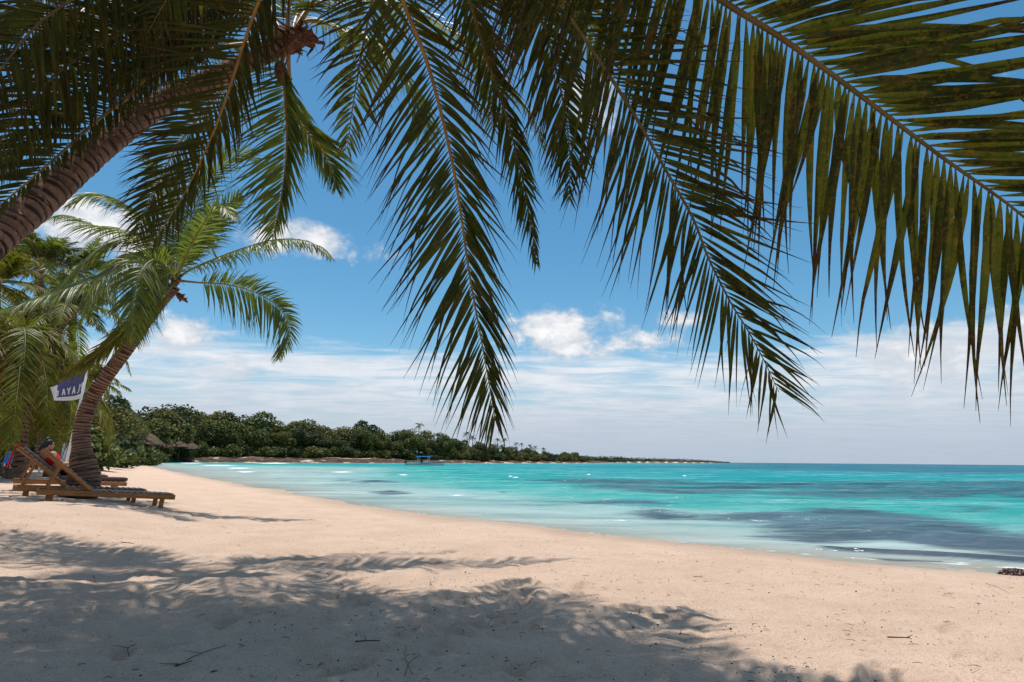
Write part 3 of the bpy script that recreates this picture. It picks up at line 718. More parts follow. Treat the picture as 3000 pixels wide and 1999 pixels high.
f1([(720, 200, 6.2), (620, 300, 6.5), (520, 430, 6.7), (440, 580, 6.8), (400, 690, 6.8)], n=75, lenL=.8, lenR=.9, aL=(65, 30), aR=(60, 30), width=.038, droop=.55, seed=48, mat='leaf_olive', r0=.026, start=.2)
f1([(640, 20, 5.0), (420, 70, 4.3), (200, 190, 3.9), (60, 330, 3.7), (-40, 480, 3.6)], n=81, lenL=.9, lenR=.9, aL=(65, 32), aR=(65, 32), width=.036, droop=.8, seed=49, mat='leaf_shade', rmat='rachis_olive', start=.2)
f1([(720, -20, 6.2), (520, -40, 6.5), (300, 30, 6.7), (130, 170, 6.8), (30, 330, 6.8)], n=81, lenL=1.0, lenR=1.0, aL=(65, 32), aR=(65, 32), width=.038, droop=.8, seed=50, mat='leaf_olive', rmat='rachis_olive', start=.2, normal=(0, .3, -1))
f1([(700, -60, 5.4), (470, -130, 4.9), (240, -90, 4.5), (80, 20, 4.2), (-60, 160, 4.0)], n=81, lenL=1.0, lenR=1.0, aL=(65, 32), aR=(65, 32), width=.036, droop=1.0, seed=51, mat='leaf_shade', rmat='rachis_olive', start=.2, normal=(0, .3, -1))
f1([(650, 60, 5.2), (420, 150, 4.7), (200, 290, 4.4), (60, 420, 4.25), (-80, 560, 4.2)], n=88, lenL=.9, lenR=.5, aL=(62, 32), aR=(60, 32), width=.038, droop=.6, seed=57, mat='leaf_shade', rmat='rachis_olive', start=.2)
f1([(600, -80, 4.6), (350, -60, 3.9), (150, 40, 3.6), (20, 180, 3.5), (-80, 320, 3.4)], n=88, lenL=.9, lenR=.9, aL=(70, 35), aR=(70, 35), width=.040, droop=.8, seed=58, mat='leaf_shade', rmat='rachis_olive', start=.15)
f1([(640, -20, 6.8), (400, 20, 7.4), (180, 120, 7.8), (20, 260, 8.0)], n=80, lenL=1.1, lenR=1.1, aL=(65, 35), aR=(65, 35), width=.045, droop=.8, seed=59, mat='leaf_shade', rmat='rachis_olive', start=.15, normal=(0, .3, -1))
f1([(790, 10, 6.2), (760, -220, 6.4), (690, -430, 6.4), (600, -520, 6.2)], n=67, lenL=.9, lenR=.9, width=.036, droop=.6, seed=53, mat='leaf_olive', normal=(0, .3, -1))
f1([(850, 0, 5.6), (900, -240, 5.0), (930, -500, 4.4), (960, -640, 3.9)], n=67, lenL=.9, lenR=.9, width=.036, droop=.6, seed=54, mat='leaf_olive', normal=(0, .3, -1))
f1([(900, -30, 6.8), (1000, -200, 7.6), (1160, -260, 8.4), (1300, -200, 9.0)], n=67, lenL=.9, lenR=.9, width=.036, droop=.6, seed=55, mat='leaf_olive', normal=(0, .3, -1))
f1([(960, -40, 5.8), (1150, -120, 5.5), (1350, -110, 5.2), (1500, 30, 5.0)], n=67, lenL=.9, lenR=.9, width=.036, droop=.6, seed=56, mat='leaf_olive', normal=(0, .3, -1))
P1.finish(300)

# --- curved palm beside the loungers
Y3 = 11.9; K3 = Y3 / 9.6
b3 = np.array([at(232, 1410, Y3)[0], Y3, 0]); b3[2] = gz(b3[0], b3[1])
P3 = Palm(b3 - [0, 0, .05], 'curved coconut palm with flared trunk growing beside the loungers')
tr3 = [b3 - [0, 0, .12]] + pl([(246, 1400, Y3), (238, 1290, Y3), (251, 1210, Y3), (283, 1145, Y3), (332, 1075, Y3), (384, 1005, Y3), (428, 940, Y3), (470, 885, Y3), (512, 838, Y3)])
P3.trunk(tr3, [.34, .275, .165, .146, .138, .132, .132, .127, .124, .124], ring=.06, seed=5, sides=22)
cr3 = at(516, 815, Y3)
P3.fibre(cr3 + [0, 0, -.08], [.4, 0, .9], .2, 22, 8)
P3.fibre(at(528, 870, Y3 - .1), [.6, -.3, -.5], .16, 10, 9)
G = dict(width=.038, mat='leaf_green', rmat='rachis_green', K=6, r0=.020)
def f3(lst, **k):
    q = dict(G); q.update(k); q['lenL'] *= K3; q['lenR'] *= K3; q['width'] *= K3; q['r0'] *= K3; return P3.frond([cr3 + [0, 0, -.05]] + pl([(a, b, c * K3) for a, b, c in lst]), **q)
f3([(560, 790, 9.6), (647, 752, 9.6), (730, 722, 9.5), (804, 703, 9.5), (880, 703, 9.4), (940, 725, 9.4), (972, 758, 9.3)], n=81, lenL=.5, lenR=.5, aL=(70, 40), aR=(70, 40), droop=2.2, normal=(0, .4, -1), seed=61, start=.12, label='frond arching right in front of the white cloud')
f3([(580, 828, 9.4), (670, 835, 9.2), (759, 862, 9.1), (826, 911, 9.0), (850, 973, 8.9), (836, 1020, 8.9), (818, 1050, 8.9)], n=84, lenL=.85, lenR=.42, aL=(72, 25), aR=(68, 35), droop=.9, droopR=.35, normal='view', seed=62, start=.2, label='frond curling down right over open sky')
f3([(470, 768, 9.1), (440, 765, 8.7), (412, 800, 8.4), (396, 860, 8.3), (388, 930, 8.25), (392, 1000, 8.3)], n=72, lenL=.75, lenR=.85, aL=(52, 25), aR=(62, 28), droop=.7, seed=63, start=.15, width=.036, label='frond drooping toward the viewer in front of the trunk')
f3([(440, 755, 9.2), (380, 765, 8.9), (312, 806, 8.7), (178, 853, 8.3), (60, 893, 8.0), (-40, 925, 7.9)], n=89, lenL=.75, lenR=.75, aL=(62, 40), aR=(66, 40), droop=.85, seed=64, start=.12, normal=(0, .6, -1), label='long frond stretching left under the leaning trunk')
f3([(460, 720, 9.8), (379, 679, 10.0), (277, 661, 10.2), (200, 632, 10.4), (140, 640, 10.5)], n=75, lenL=.75, lenR=.75, aL=(62, 35), aR=(62, 35), droop=1.3, seed=65, start=.12, normal=(0, .4, -1))
f3([(470, 880, 9.3), (388, 946, 9.0), (312, 1013, 8.8), (240, 1070, 8.7), (178, 1106, 8.65)], n=84, lenL=.50, lenR=.55, aL=(26, 16), aR=(26, 16), droop=.55, seed=66, start=.15, mat='leaf_yellow', label='narrow yellowing frond hanging low over the flag')
f3([(558, 741, 9.7), (625, 661, 9.8), (672, 610, 9.9), (708, 575, 9.9)], n=67, lenL=.55, lenR=.7, aL=(45, 22), aR=(50, 25), droop=.25, seed=67, start=.15)
f3([(540, 700, 9.9), (570, 610, 10.1), (620, 520, 10.3), (700, 455, 10.3), (760, 470, 10.3)], n=75, lenL=.6, lenR=.75, aL=(45, 25), aR=(60, 28), droop=.4, seed=68, start=.15)
f3([(510, 720, 9.8), (500, 620, 10.0), (470, 530, 10.2), (420, 460, 10.3)], n=67, lenL=.7, lenR=.7, aL=(50, 28), aR=(50, 28), droop=.4, seed=69, start=.15)
f3([(480, 730, 9.4), (430, 650, 9.2), (350, 590, 9.0), (270, 570, 8.9), (200, 600, 8.8)], n=72, lenL=.75, lenR=.75, aL=(62, 35), aR=(62, 35), droop=1.0, seed=70, start=.12, normal=(0, .3, -1))
f3([(560, 720, 9.2), (600, 650, 8.9), (640, 600, 8.7), (690, 640, 8.5)], n=62, lenL=.6, lenR=.6, droop=.8, seed=71, start=.15, normal=(0, .3, -1))
f3([(490, 760, 9.9), (420, 740, 10.3), (340, 770, 10.7), (270, 850, 10.9), (240, 930, 11.0)], n=72, lenL=.75, lenR=.75, droop=.9, seed=72, start=.12, normal=(0, .4, -1))
f3([(500, 780, 10.2), (470, 800, 10.6), (430, 860, 10.9), (400, 940, 11.0)], n=67, lenL=.7, lenR=.7, droop=.8, seed=73, start=.12)
f3([(530, 740, 10.3), (560, 700, 10.9), (600, 700, 11.5), (640, 760, 11.8)], n=62, lenL=.6, lenR=.6, droop=.8, seed=74, start=.15, normal=(0, .3, -1))
f3([(500, 800, 9.2), (455, 830, 8.9), (425, 900, 8.8), (410, 980, 8.8)], n=60, lenL=.6, lenR=.6, aL=(45, 20), aR=(45, 20), droop=.8, seed=75, start=.15)
f3([(470, 790, 9.8), (380, 800, 10.0), (290, 860, 10.2), (230, 950, 10.3)], n=66, lenL=.8, lenR=.8, droop=1.1, seed=76, start=.12, normal=(0, .4, -1))
f3([(480, 740, 9.6), (400, 700, 9.5), (310, 720, 9.4), (220, 790, 9.3), (150, 880, 9.2)], n=70, lenL=.8, lenR=.8, droop=1.0, seed=77, start=.12, normal=(0, .4, -1))
P3.finish(300)

# --- background palms on the left
def bg_palm(base, crown, bend, label, n=18, L=2.6, mat='leaf_green', seed=0, trunk_r=.13, down=.5, group=None, K=4, leaf=.6, nl=34):
    rg = np.random.default_rng(seed); base = np.asarray(base, float); crown = np.asarray(crown, float)
    p = Palm(base - [0, 0, .06], label, group)
    mid = (base + crown) / 2 + np.array([bend[0], bend[1], 0])
    p.trunk([base - [0, 0, .15], base * .75 + mid * .25 + [bend[0] * .2, 0, 0], mid, crown], [trunk_r * 1.5, trunk_r * 1.1, trunk_r, trunk_r * .8], ring=.16, sides=10, seed=seed)
    ts = np.array([0.0])
    for k in range(n + 7):
        a = 2.39996 * k + rg.uniform(-.3, .3); el = rg.uniform(-.35, 1.15) if k > 3 else rg.uniform(.9, 1.35)
        dv = np.array([math.cos(a), math.sin(a), 0]); l = L * rg.uniform(.8, 1.1); sg = down + rg.uniform(-.15, .35)
        q = [crown]
        for t in (.28, .55, .8, 1.0):
            q.append(crown + dv * l * t * math.cos(el) * (1 - .18 * t * t) + np.array([0, 0, l * (t * math.sin(el) - sg * t * t * 1.05)]))
        p.frond(q, n=int(nl * 1.4), lenL=leaf * 1.1, lenR=leaf * 1.1, aL=(62, 35), aR=(62, 35), width=.062, droop=.7, seed=seed * 50 + k, mat=mat if rg.random() > .2 else 'leaf_yellow', rmat='rachis_green', normal=(0, 0, -1) if abs(el) < 1.2 else 'view', K=K, start=.15, r0=.022)
    p.finish(0)
    return p
def gp(px, Y): x = at(px, 1350, Y)[0]; return np.array([x, Y, gz(x, Y)])
bg_palm(gp(70, 18.5), at(205, 905, 20), (-.5, 0), 'slim leaning palm seen behind the long left-pointing frond', seed=81, L=2.6)
bg_palm(gp(-60, 16.5), at(40, 1000, 17), (-.2, .1), 'low palm with yellow drooping fronds at the left edge', seed=82, L=3.2, mat='leaf_yellow', down=1.0, leaf=.85, n=26)
bg_palm(gp(150, 22), at(165, 1110, 22.5), (.1, 0), 'small yellow green palm behind the flag', seed=83, L=2.9, mat='leaf_yellow', down=.9, leaf=.75, n=24)
bg_palm(gp(60, 24), at(120, 770, 24), (.3, 0), 'tall palm with dark spiky crown beside the leaning trunk', seed=84, L=3.0, down=.45)
bg_palm(gp(160, 26), at(225, 800, 26), (.2, 0), 'tall palm with spiky crown right of the other spiky one', seed=85, L=2.8, down=.4)
bg_palm(gp(-40, 20), at(-10, 830, 20), (.2, 0), 'sunlit yellow green palm cut by the left edge', seed=86, L=3.0, mat='leaf_yellow', down=.5)
bg_palm(gp(120, 30), at(95, 1010, 30), (.2, 0), 'half hidden palm low behind the yellow drooping palm', seed=87, L=3.6, mat='leaf_green', down=.7, leaf=.9)
bg_palm(gp(215, 28), at(262, 1120, 28), (.1, 0), 'small palm peeping out behind the curved trunk', seed=88, L=2.2, mat='leaf_green', down=.4, leaf=.5, n=12)

# ------------------------------------------------------------------ broadleaf trees and bushes
def crown_mesh(name, seed, mat, rx=3.6, rz=2.6, lobes=11, n=3000, leaf=.44, low=-.75):
    rg = np.random.default_rng(seed)
    cs = rg.normal(0, 1, (lobes, 3)); cs = cs / np.linalg.norm(cs, axis=1)[:, None] * rg.uniform(.30, .72, (lobes, 1))
    cs[:, 2] = np.clip(cs[:, 2], low, .8); rs = rg.uniform(.30, .52, lobes)
    k = rg.integers(0, lobes, n); dv = norm(rg.normal(0, 1, (n, 3))); dv[:, 2] = np.where(dv[:, 2] < -.5, -dv[:, 2], dv[:, 2])
    P = cs[k] + dv * rs[k][:, None] * rg.uniform(.55, 1.06, (n, 1)) ** .6
    P *= np.array([rx, rx, rz])
    nn = norm(dv * .7 + rg.normal(0, .6, (n, 3)) + [0, 0, .35]); a = norm(np.cross(nn, rg.normal(0, 1, (n, 3)))); b = np.cross(nn, a)
    s = leaf * rg.uniform(.55, 1.25, (n, 1))
    V = np.stack([P - a * s * .5, P + b * s * .32 + nn * s * .08, P + a * s * .5, P - b * s * .32 + nn * s * .08], 1).reshape(-1, 3)
    return np_mesh(name, V, np.arange(4 * n, dtype=np.int32).reshape(-1, 4), mat, False, {'tipness': np.zeros(4 * n)})
def trunk_mesh(seed, h=3.0, r=.22):
    rg = np.random.default_rng(seed); mb = MB()
    top = np.array([rg.uniform(-.3, .3), rg.uniform(-.3, .3), h])
    mb.tube([(0, 0, -.4), (0, 0, .1), top * .5 + [.1, 0, 0], top], [r * 1.5, r * 1.1, r * .85, r * .6], 8)
    for k in range(4):
        a = k * 1.7 + rg.uniform(-.4, .4); e = top + np.array([math.cos(a) * 1.5, math.sin(a) * 1.5, rg.uniform(.8, 1.6)])
        mb.tube([top * .8, (top * .8 + e) / 2 + [0, 0, .2], e], [r * .5, r * .35, r * .12], 6)
    return mb.mesh('trunk', 'bark', True)
CROWNS = [crown_mesh('crown', 100 + i, m, rx, rz, lb) for i, (m, rx, rz, lb) in enumerate([('leaf_tree', 3.9, 3.5, 15), ('leaf_tree_dark', 3.6, 3.6, 14), ('leaf_tree_dry', 4.1, 3.3, 15), ('leaf_tree', 3.6, 3.6, 12), ('leaf_tree_dark', 4.2, 3.4, 16), ('leaf_tree_dry', 4.2, 3.2, 17)])]
TRUNKS = [trunk_mesh(140 + i) for i in range(3)]
BUSH = [crown_mesh('bush', 160 + i, m, 2.4, 1.7, 9, 1300, .34, -.35) for i, m in enumerate(['leaf_tree', 'leaf_tree_dark', 'leaf_tree_dry', 'leaf_tree'])]
def tree(x, y, scale, ck, label, group=None, h=1.0, rz=0.0, sink=0.0):
    z = gz(x, y)
    r = empty('broadleaf_tree', (x, y, z - sink), rz); tag(r, label, 'tree', group)
    r.scale = (scale, scale, scale * h)
    link('trunk', TRUNKS[ck % 3], r)
    c = link('crown', CROWNS[ck], r); c.location = (0, 0, 3.75)
    return r
def bush(x, y, scale, k, label, group=None, rz=0.0):
    o = link('bush', BUSH[k]); o.location = (x, y, gz(x, y) + scale * .55); o.scale = (scale, scale, scale); o.rotation_euler = (0, 0, rz)
    return tag(o, label, 'bush', group)

rr_ = random.Random(5)
def zone(px):
    for lim, t in ((470, 'behind the thatched huts'), (700, 'above the far sunshades'), (960, 'mid wood left of boat'), (1180, 'just left of boat'), (1340, 'behind the boat'), (1520, 'right of boat among palms'), (9999, 'toward tip of point')):
        if px < lim: return t
TONE = ['leafy green', 'dark green', 'dry olive', 'mid green', 'very dark', 'pale dry']; BTONE = ['green', 'dark green', 'dry olive', 'leafy green']
# outline of the wood against the sky: (pixel x, pixel y of tree top, distance)
sky_px = [(300, 1168), (345, 1185), (395, 1218), (440, 1208), (490, 1186), (540, 1200), (590, 1215), (625, 1202), (665, 1222), (705, 1238), (745, 1216), (790, 1228), (835, 1240), (880, 1228), (925, 1246), (975, 1254), (1025, 1250), (1070, 1238), (1110, 1262), (1160, 1264), (1200, 1262), (1250, 1266), (1300, 1274), (1350, 1288), (1400, 1296), (1450, 1300), (1500, 1304), (1550, 1312), (1600, 1322), (1650, 1326), (1685, 1324), (1720, 1340)]
dist_px = ([300, 420, 560, 900, 1200, 1400, 1500, 1600, 1690, 1760], [70, 150, 182, 212, 244, 286, 318, 362, 420, 480])
SPECIAL = {300: ('tall dark tree right of the curved palm trunk', 1), 490: ('dark tree with lumpy crown standing above the wood on the left', 4), 665: ('dark round-topped tree between dry pale crowns', 1), 745: ('bushy green tree with broad rounded top in mid wood', 0), 880: ('pale dry hillock-shaped tree crown in mid wood', 2), 1070: ('dark ragged tree poking above the wood left of the lone palm', 1), 1685: ('last dark tree at the right end of the wooded point', 4)}
for i, (px, py) in enumerate(sky_px):
    Y = float(np.interp(px, *dist_px)); top = at(px, py, Y); x = top[0]; z0 = gz(x, Y)
    hgt = top[2] - z0
    lab, ck = SPECIAL.get(px, (None, rr_.choice([0, 2, 3, 5, 0, 3])))
    g = None
    if lab is None:
        g = 'back row trees of the far wood'; lab = TONE[ck] + ' skyline tree of far wood, ' + zone(px)
    s = hgt / 6.6
    tree(x, Y, s * rr_.uniform(.95, 1.05), ck, lab, g, rz=rr_.uniform(0, 6))
# middle and front rows
for i in range(84):
    px = 285 + i * 17.0 + rr_.uniform(-9, 9)
    Y = float(np.interp(px, *dist_px)) - 4 - rr_.uniform(0, 6); skyy = float(np.interp(px, [q[0] for q in sky_px], [q[1] for q in sky_px]))
    hor = 1350 + .0086 * (px - 1500)
    top = at(px, skyy + (hor - skyy) * rr_.uniform(.10, .5), Y); x = top[0]; hgt = max(2.0, top[2] - gz(x, Y))
    ck = rr_.choice([0, 1, 2, 3, 4, 5, 1, 4])
    tree(x, Y, hgt / 6.6 * 1.05, ck, TONE[ck] + ' tree below far skyline, ' + zone(px), 'middle row trees of the far wood', rz=rr_.uniform(0, 6))
for i in range(74):
    px = 285 + i * 19.6 + rr_.uniform(-7, 7)
    Y = float(np.interp(px, *dist_px)) - 9 - rr_.uniform(0, 4); x = at(px, 1350, Y)[0]
    bk = rr_.choice([0, 1, 2, 3, 1])
    bush(x, Y, rr_.uniform(1.2, 2.1) * (1 if px < 1300 else .9), bk, BTONE[bk] + ' shrub below far wood, ' + zone(px), 'shrubs along the far shore', rr_.uniform(0, 6))
for i in range(40):
    px = 1290 + i * 11 + rr_.uniform(-5, 5); Y = float(np.interp(px, *dist_px)) - rr_.uniform(2, 9); x = at(px, 1350, Y)[0]; bk = rr_.choice([0, 1, 2, 3])
    bush(x, Y, rr_.uniform(1.7, 2.6), bk, BTONE[bk] + ' shrub among far trees, ' + zone(px), 'shrubs among the far trees', rr_.uniform(0, 6))
# sea grape and hedge on the near left
for px, Y, s, k, lab in [(330, 62, 1.5, 1, 'dark rounded bush right of the curved trunk, nearest the beach'), (285, 50, 1.25, 3, 'bright green shrub touching the right of the curved trunk'), (390, 86, 1.5, 1, 'dark bush in front of the thatched hut'), (430, 92, 1.1, 0, 'green bush beside the thatched hut'),
                         (20, 33, 1.5, 1, 'dark bush at the left edge behind the loungers'), (85, 35, 1.6, 0, 'leafy bush behind the sunbather'), (150, 36, 1.5, 1, 'dark bush behind the white chairs'), (205, 38, 1.5, 3, 'bush just left of the curved trunk'), (-50, 32, 1.6, 0, 'bush cut off by the left edge')]:
    x = at(px, 1350, Y)[0]; bush(x, Y, s, k, lab, None, px * .1)
# far spit: one mass of trees
def far_spit():
    rg = np.random.default_rng(9); n = 5200; t = rg.random(n)
    px = 1730 + t * 385; Y = 520 + 760 * t ** 1.1
    top = np.interp(px, [1730, 1800, 1830, 1950, 2010, 2115], [10, 11, 8.5, 7, 6.5, 1.5]) * (1 + .35 * np.sin(px * .9) * np.sin(px * .23))
    x = (px - 1500) / F_ * Y * 1.02; z = rg.random(n) ** .8 * top * Y / 800 * .62 + .2
    a = norm(rg.normal(0, 1, (n, 3))); b = norm(np.cross(a, rg.normal(0, 1, (n, 3)))); s = rg.uniform(.8, 2.0, (n, 1))
    P = np.stack([x, Y + rg.uniform(-6, 12, n), z], 1)
    V = np.stack([P - a * s * .5, P + b * s * .4, P + a * s * .5, P - b * s * .4], 1).reshape(-1, 3)
    o = link('distant_woodland', np_mesh('distant_woodland', V, np.arange(4 * n, dtype=np.int32).reshape(-1, 4), 'leaf_tree_dark', False, {'tipness': np.zeros(4 * n)}))
    tag(o, 'thin dark line of distant woodland on the far spit', 'woodland', kind='stuff')
far_spit()
# far palms above the wood
def far_palm_mesh(seed, mat='leaf_tree'):
    rg = np.random.default_rng(seed); Vs = []; K = 4
    for k in range(15):
        a = 2.4 * k; el = rg.uniform(-.5, 1.2); dv = np.array([math.cos(a), math.sin(a), 0]); q = [np.zeros(3)]
        for t in (.35, .7, 1.0): q.append(dv * 2.6 * t * math.cos(el) + np.array([0, 0, 2.6 * (t * math.sin(el) - .5 * t * t)]))
        c = catmull(q, 20)
        for sg in (-1, 1): Vs.append(leaflet_geo(c, 13, .8, 60, 30, .16, .6, sg, rg, (0, 0, -1), .08, K)[0])
    V = np.concatenate(Vs); F0 = leaflet_faces(K); nv = V.shape[1]
    return np_mesh('crown', V.reshape(-1, 3), (F0[None] + (np.arange(len(V)) * nv)[:, None, None]).reshape(-1, 4), mat, True, {'tipness': np.zeros(len(V) * nv)})
FPC = [far_palm_mesh(200), far_palm_mesh(201, 'leaf_tree_dark'), far_palm_mesh(202)]
mbt = MB(); mbt.tube([(0, 0, -1), (0.02, 0, .3), (.05, 0, .7), (0, 0, 1)], [.24, .2, .16, .14], 8); FPT = mbt.mesh('trunk', 'bark', True)
for i, (px, py, s) in enumerate([(1228, 1246, 1.05), (1368, 1272, 1.0), (1385, 1282, .9), (1432, 1282, .9), (1458, 1290, .9), (1478, 1288, .8), (1512, 1300, .8), (1528, 1302, .7), (1553, 1306, .8), (1568, 1310, .8), (1592, 1316, .8), (1405, 1300, .9), (1445, 1310, .8), (1340, 1296, .8)]):
    Y = float(np.interp(px, *dist_px)) - 4; c = at(px, py, Y); z0 = gz(c[0], Y)
    r = empty('coconut_palm', (c[0], Y, z0))
    if i == 0: tag(r, 'lone palm standing tall above the far wood', 'palm tree')
    else: tag(r, 'small far palm on the wooded point right of the lone palm', 'palm tree', 'palms on the wooded point')
    t = link('trunk', FPT, r); t.scale = (1, 1, c[2] - z0)
    k = link('crown', FPC[i % 3], r); k.location = (0, 0, c[2] - z0); k.scale = (s, s, s); k.rotation_euler = (0, 0, i * 1.1)

# ------------------------------------------------------------------ loungers
LL, LW, LH = 2.08, .72, .310      # length, width, seat height
def lounger(foot_px, rear_px, label, width_dir=1, cushion=False, dz=0.0, group='wooden loungers by the palm', grounded=None, hinge=.545):
    a = ground(*rear_px) if grounded is None else np.array(grounded[0], float); b = ground(*foot_px) if grounded is None else np.array(grounded[1], float)
    dx, dy = b[0] - a[0], b[1] - a[1]; ang = math.atan2(dy, dx); Ld = math.hypot(dx, dy)
    sc_ = Ld / (LL - .40)         # spacing of the legs
    r = empty('sun_lounger', (a[0], a[1], min(a[2], b[2]) - .01 + dz), ang); tag(r, label, 'sun lounger', group)
    slope = math.atan2((b[2] - a[2]) * .6, Ld); r.location[2] = b[2] - .03 - math.tan(slope) * Ld + dz; r.rotation_euler = (0, -slope, ang)
    r.scale = (sc_, sc_, sc_)
    x0, x1 = -.20, LL - .20       # legs at x=0 and x=LL-.40; y runs away from the camera
    def bx(name, c, s, mat='wood', rot=None, par=r, bev=.006):
        mb = MB().box((0, 0, 0), s, None, bev); o = mb.build(name, mat, par); o.location = c
        if rot is not None: o.rotation_euler = rot
        return o
    for y in (0, LW): bx('side_rail', ((x0 + x1) / 2, y, LH - .045), (LL, .035, .088))
    for x in (x0 + .03, x1 - .03): bx('end_rail', (x, LW / 2, LH - .046), (.03, LW - .038, .084))
    for x in (0, LL - .40):
        for y in (.045, LW - .045): bx('leg', (x, y, (LH - .02) / 2 - .025), (.075, .05, LH - .01))
    n = 14; xs = np.linspace(hinge + .05, x1 - .05, n)
    for i, x in enumerate(xs): bx('seat_slat', (x, LW / 2, LH + .012), (.052, LW + .02, .018), 'wood_grey', bev=.004)
    for y in (.20, LW - .20): bx('seat_bearer', ((hinge + x1) / 2, y, LH - .022), (x1 - hinge - .1, .03, .045))
    # raised back: a frame of two stiles with slats, leaning back over the rear end
    th = R_(38.5); BL = 1.04
    d = np.array([-math.cos(th), 0, math.sin(th)]); nrm = np.array([math.sin(th), 0, math.cos(th)]); o0 = np.array([hinge, 0, LH + .018])
    rot = (0, th, 0)
    for y in (.015, LW - .015):
        c = o0 + d * BL / 2; bx('back_stile', (c[0], y, c[2]), (BL, .032, .048), rot=rot)
    for i in range(10):
        c = o0 + d * (.07 + i * (BL - .12) / 9) + nrm * .034; bx('back_slat', (c[0], LW / 2, c[2]), (.058, LW - .006, .016), 'wood_grey', rot=rot, bev=.004)
    q = o0 + d * BL * .62
    for y in (.06, LW - .06):
        e = np.array([x0 + .12, 0, LH - .01]); v = q - e; l = np.linalg.norm(v)
        bx('prop', ((q[0] + e[0]) / 2, y, (q[2] + e[2]) / 2), (l, .026, .034), rot=(0, -math.atan2(v[2], v[0]), 0))
    bx('prop_bar', (q[0] + .0, LW / 2, q[2] - .035), (.03, LW - .05, .03))
    return r, sc_, o0, d, nrm
l1a, l1b = [np.array([q[0], q[1], gz(*q)]) for q in ((-7.90, 10.10), (-6.62, 11.20))]
L1 = lounger(None, None, 'nearest wooden lounger, long orange side rail facing the viewer', grounded=[l1a, l1b])
ax = (l1b - l1a); ax[2] = 0; ax /= np.linalg.norm(ax); perp = np.array([-ax[1], ax[0], 0])
def shifted(along, across):
    o = []
    for q in (l1a, l1b):
        w = q + ax * along + perp * across; w[2] = gz(w[0], w[1]); o.append(w)
    return o
def foot_at(px, across):
    lo, hi = -3.0, 2.0
    for _ in range(30):
        m = (lo + hi) / 2; q = shifted(m, across)[1] + ax * .2
        if project(q)[0] > px: hi = m
        else: lo = m
    return shifted(lo, across)
L2 = lounger(None, None, 'second wooden lounger, empty, right behind the nearest one', grounded=foot_at(424, 1.05))
L3 = lounger(None, None, 'cushioned wooden lounger behind the palm trunk with a sunbather on it', grounded=foot_at(366, 3.9))
def cushion_on(Lg):
    r, s, o0, d, n = Lg
    o = empty('lounger_cushion', (0, 0, 0)); 
    mb = MB().box((0, 0, 0), (LL - .20 - .60, LW - .02, .075), None, .025); a = mb.build('seat_pad', 'cushion', o, True); a.location = ((.60 + LL - .20) / 2, LW / 2, LH + .062)
    mb = MB().box((0, 0, 0), (.94, LW - .02, .07), None, .025); b = mb.build('back_pad', 'cushion', o, True)
    c = np.array(o0) + np.array(d) * .50 + np.array(n) * .080; b.location = (c[0], LW / 2, c[2]); b.rotation_euler = (0, R_(38.5), 0)
    o.matrix_world = r.matrix_basis
    tag(o, 'dark brown pad lying on the lounger behind the palm trunk', 'cushion')
cushion_on(L3)

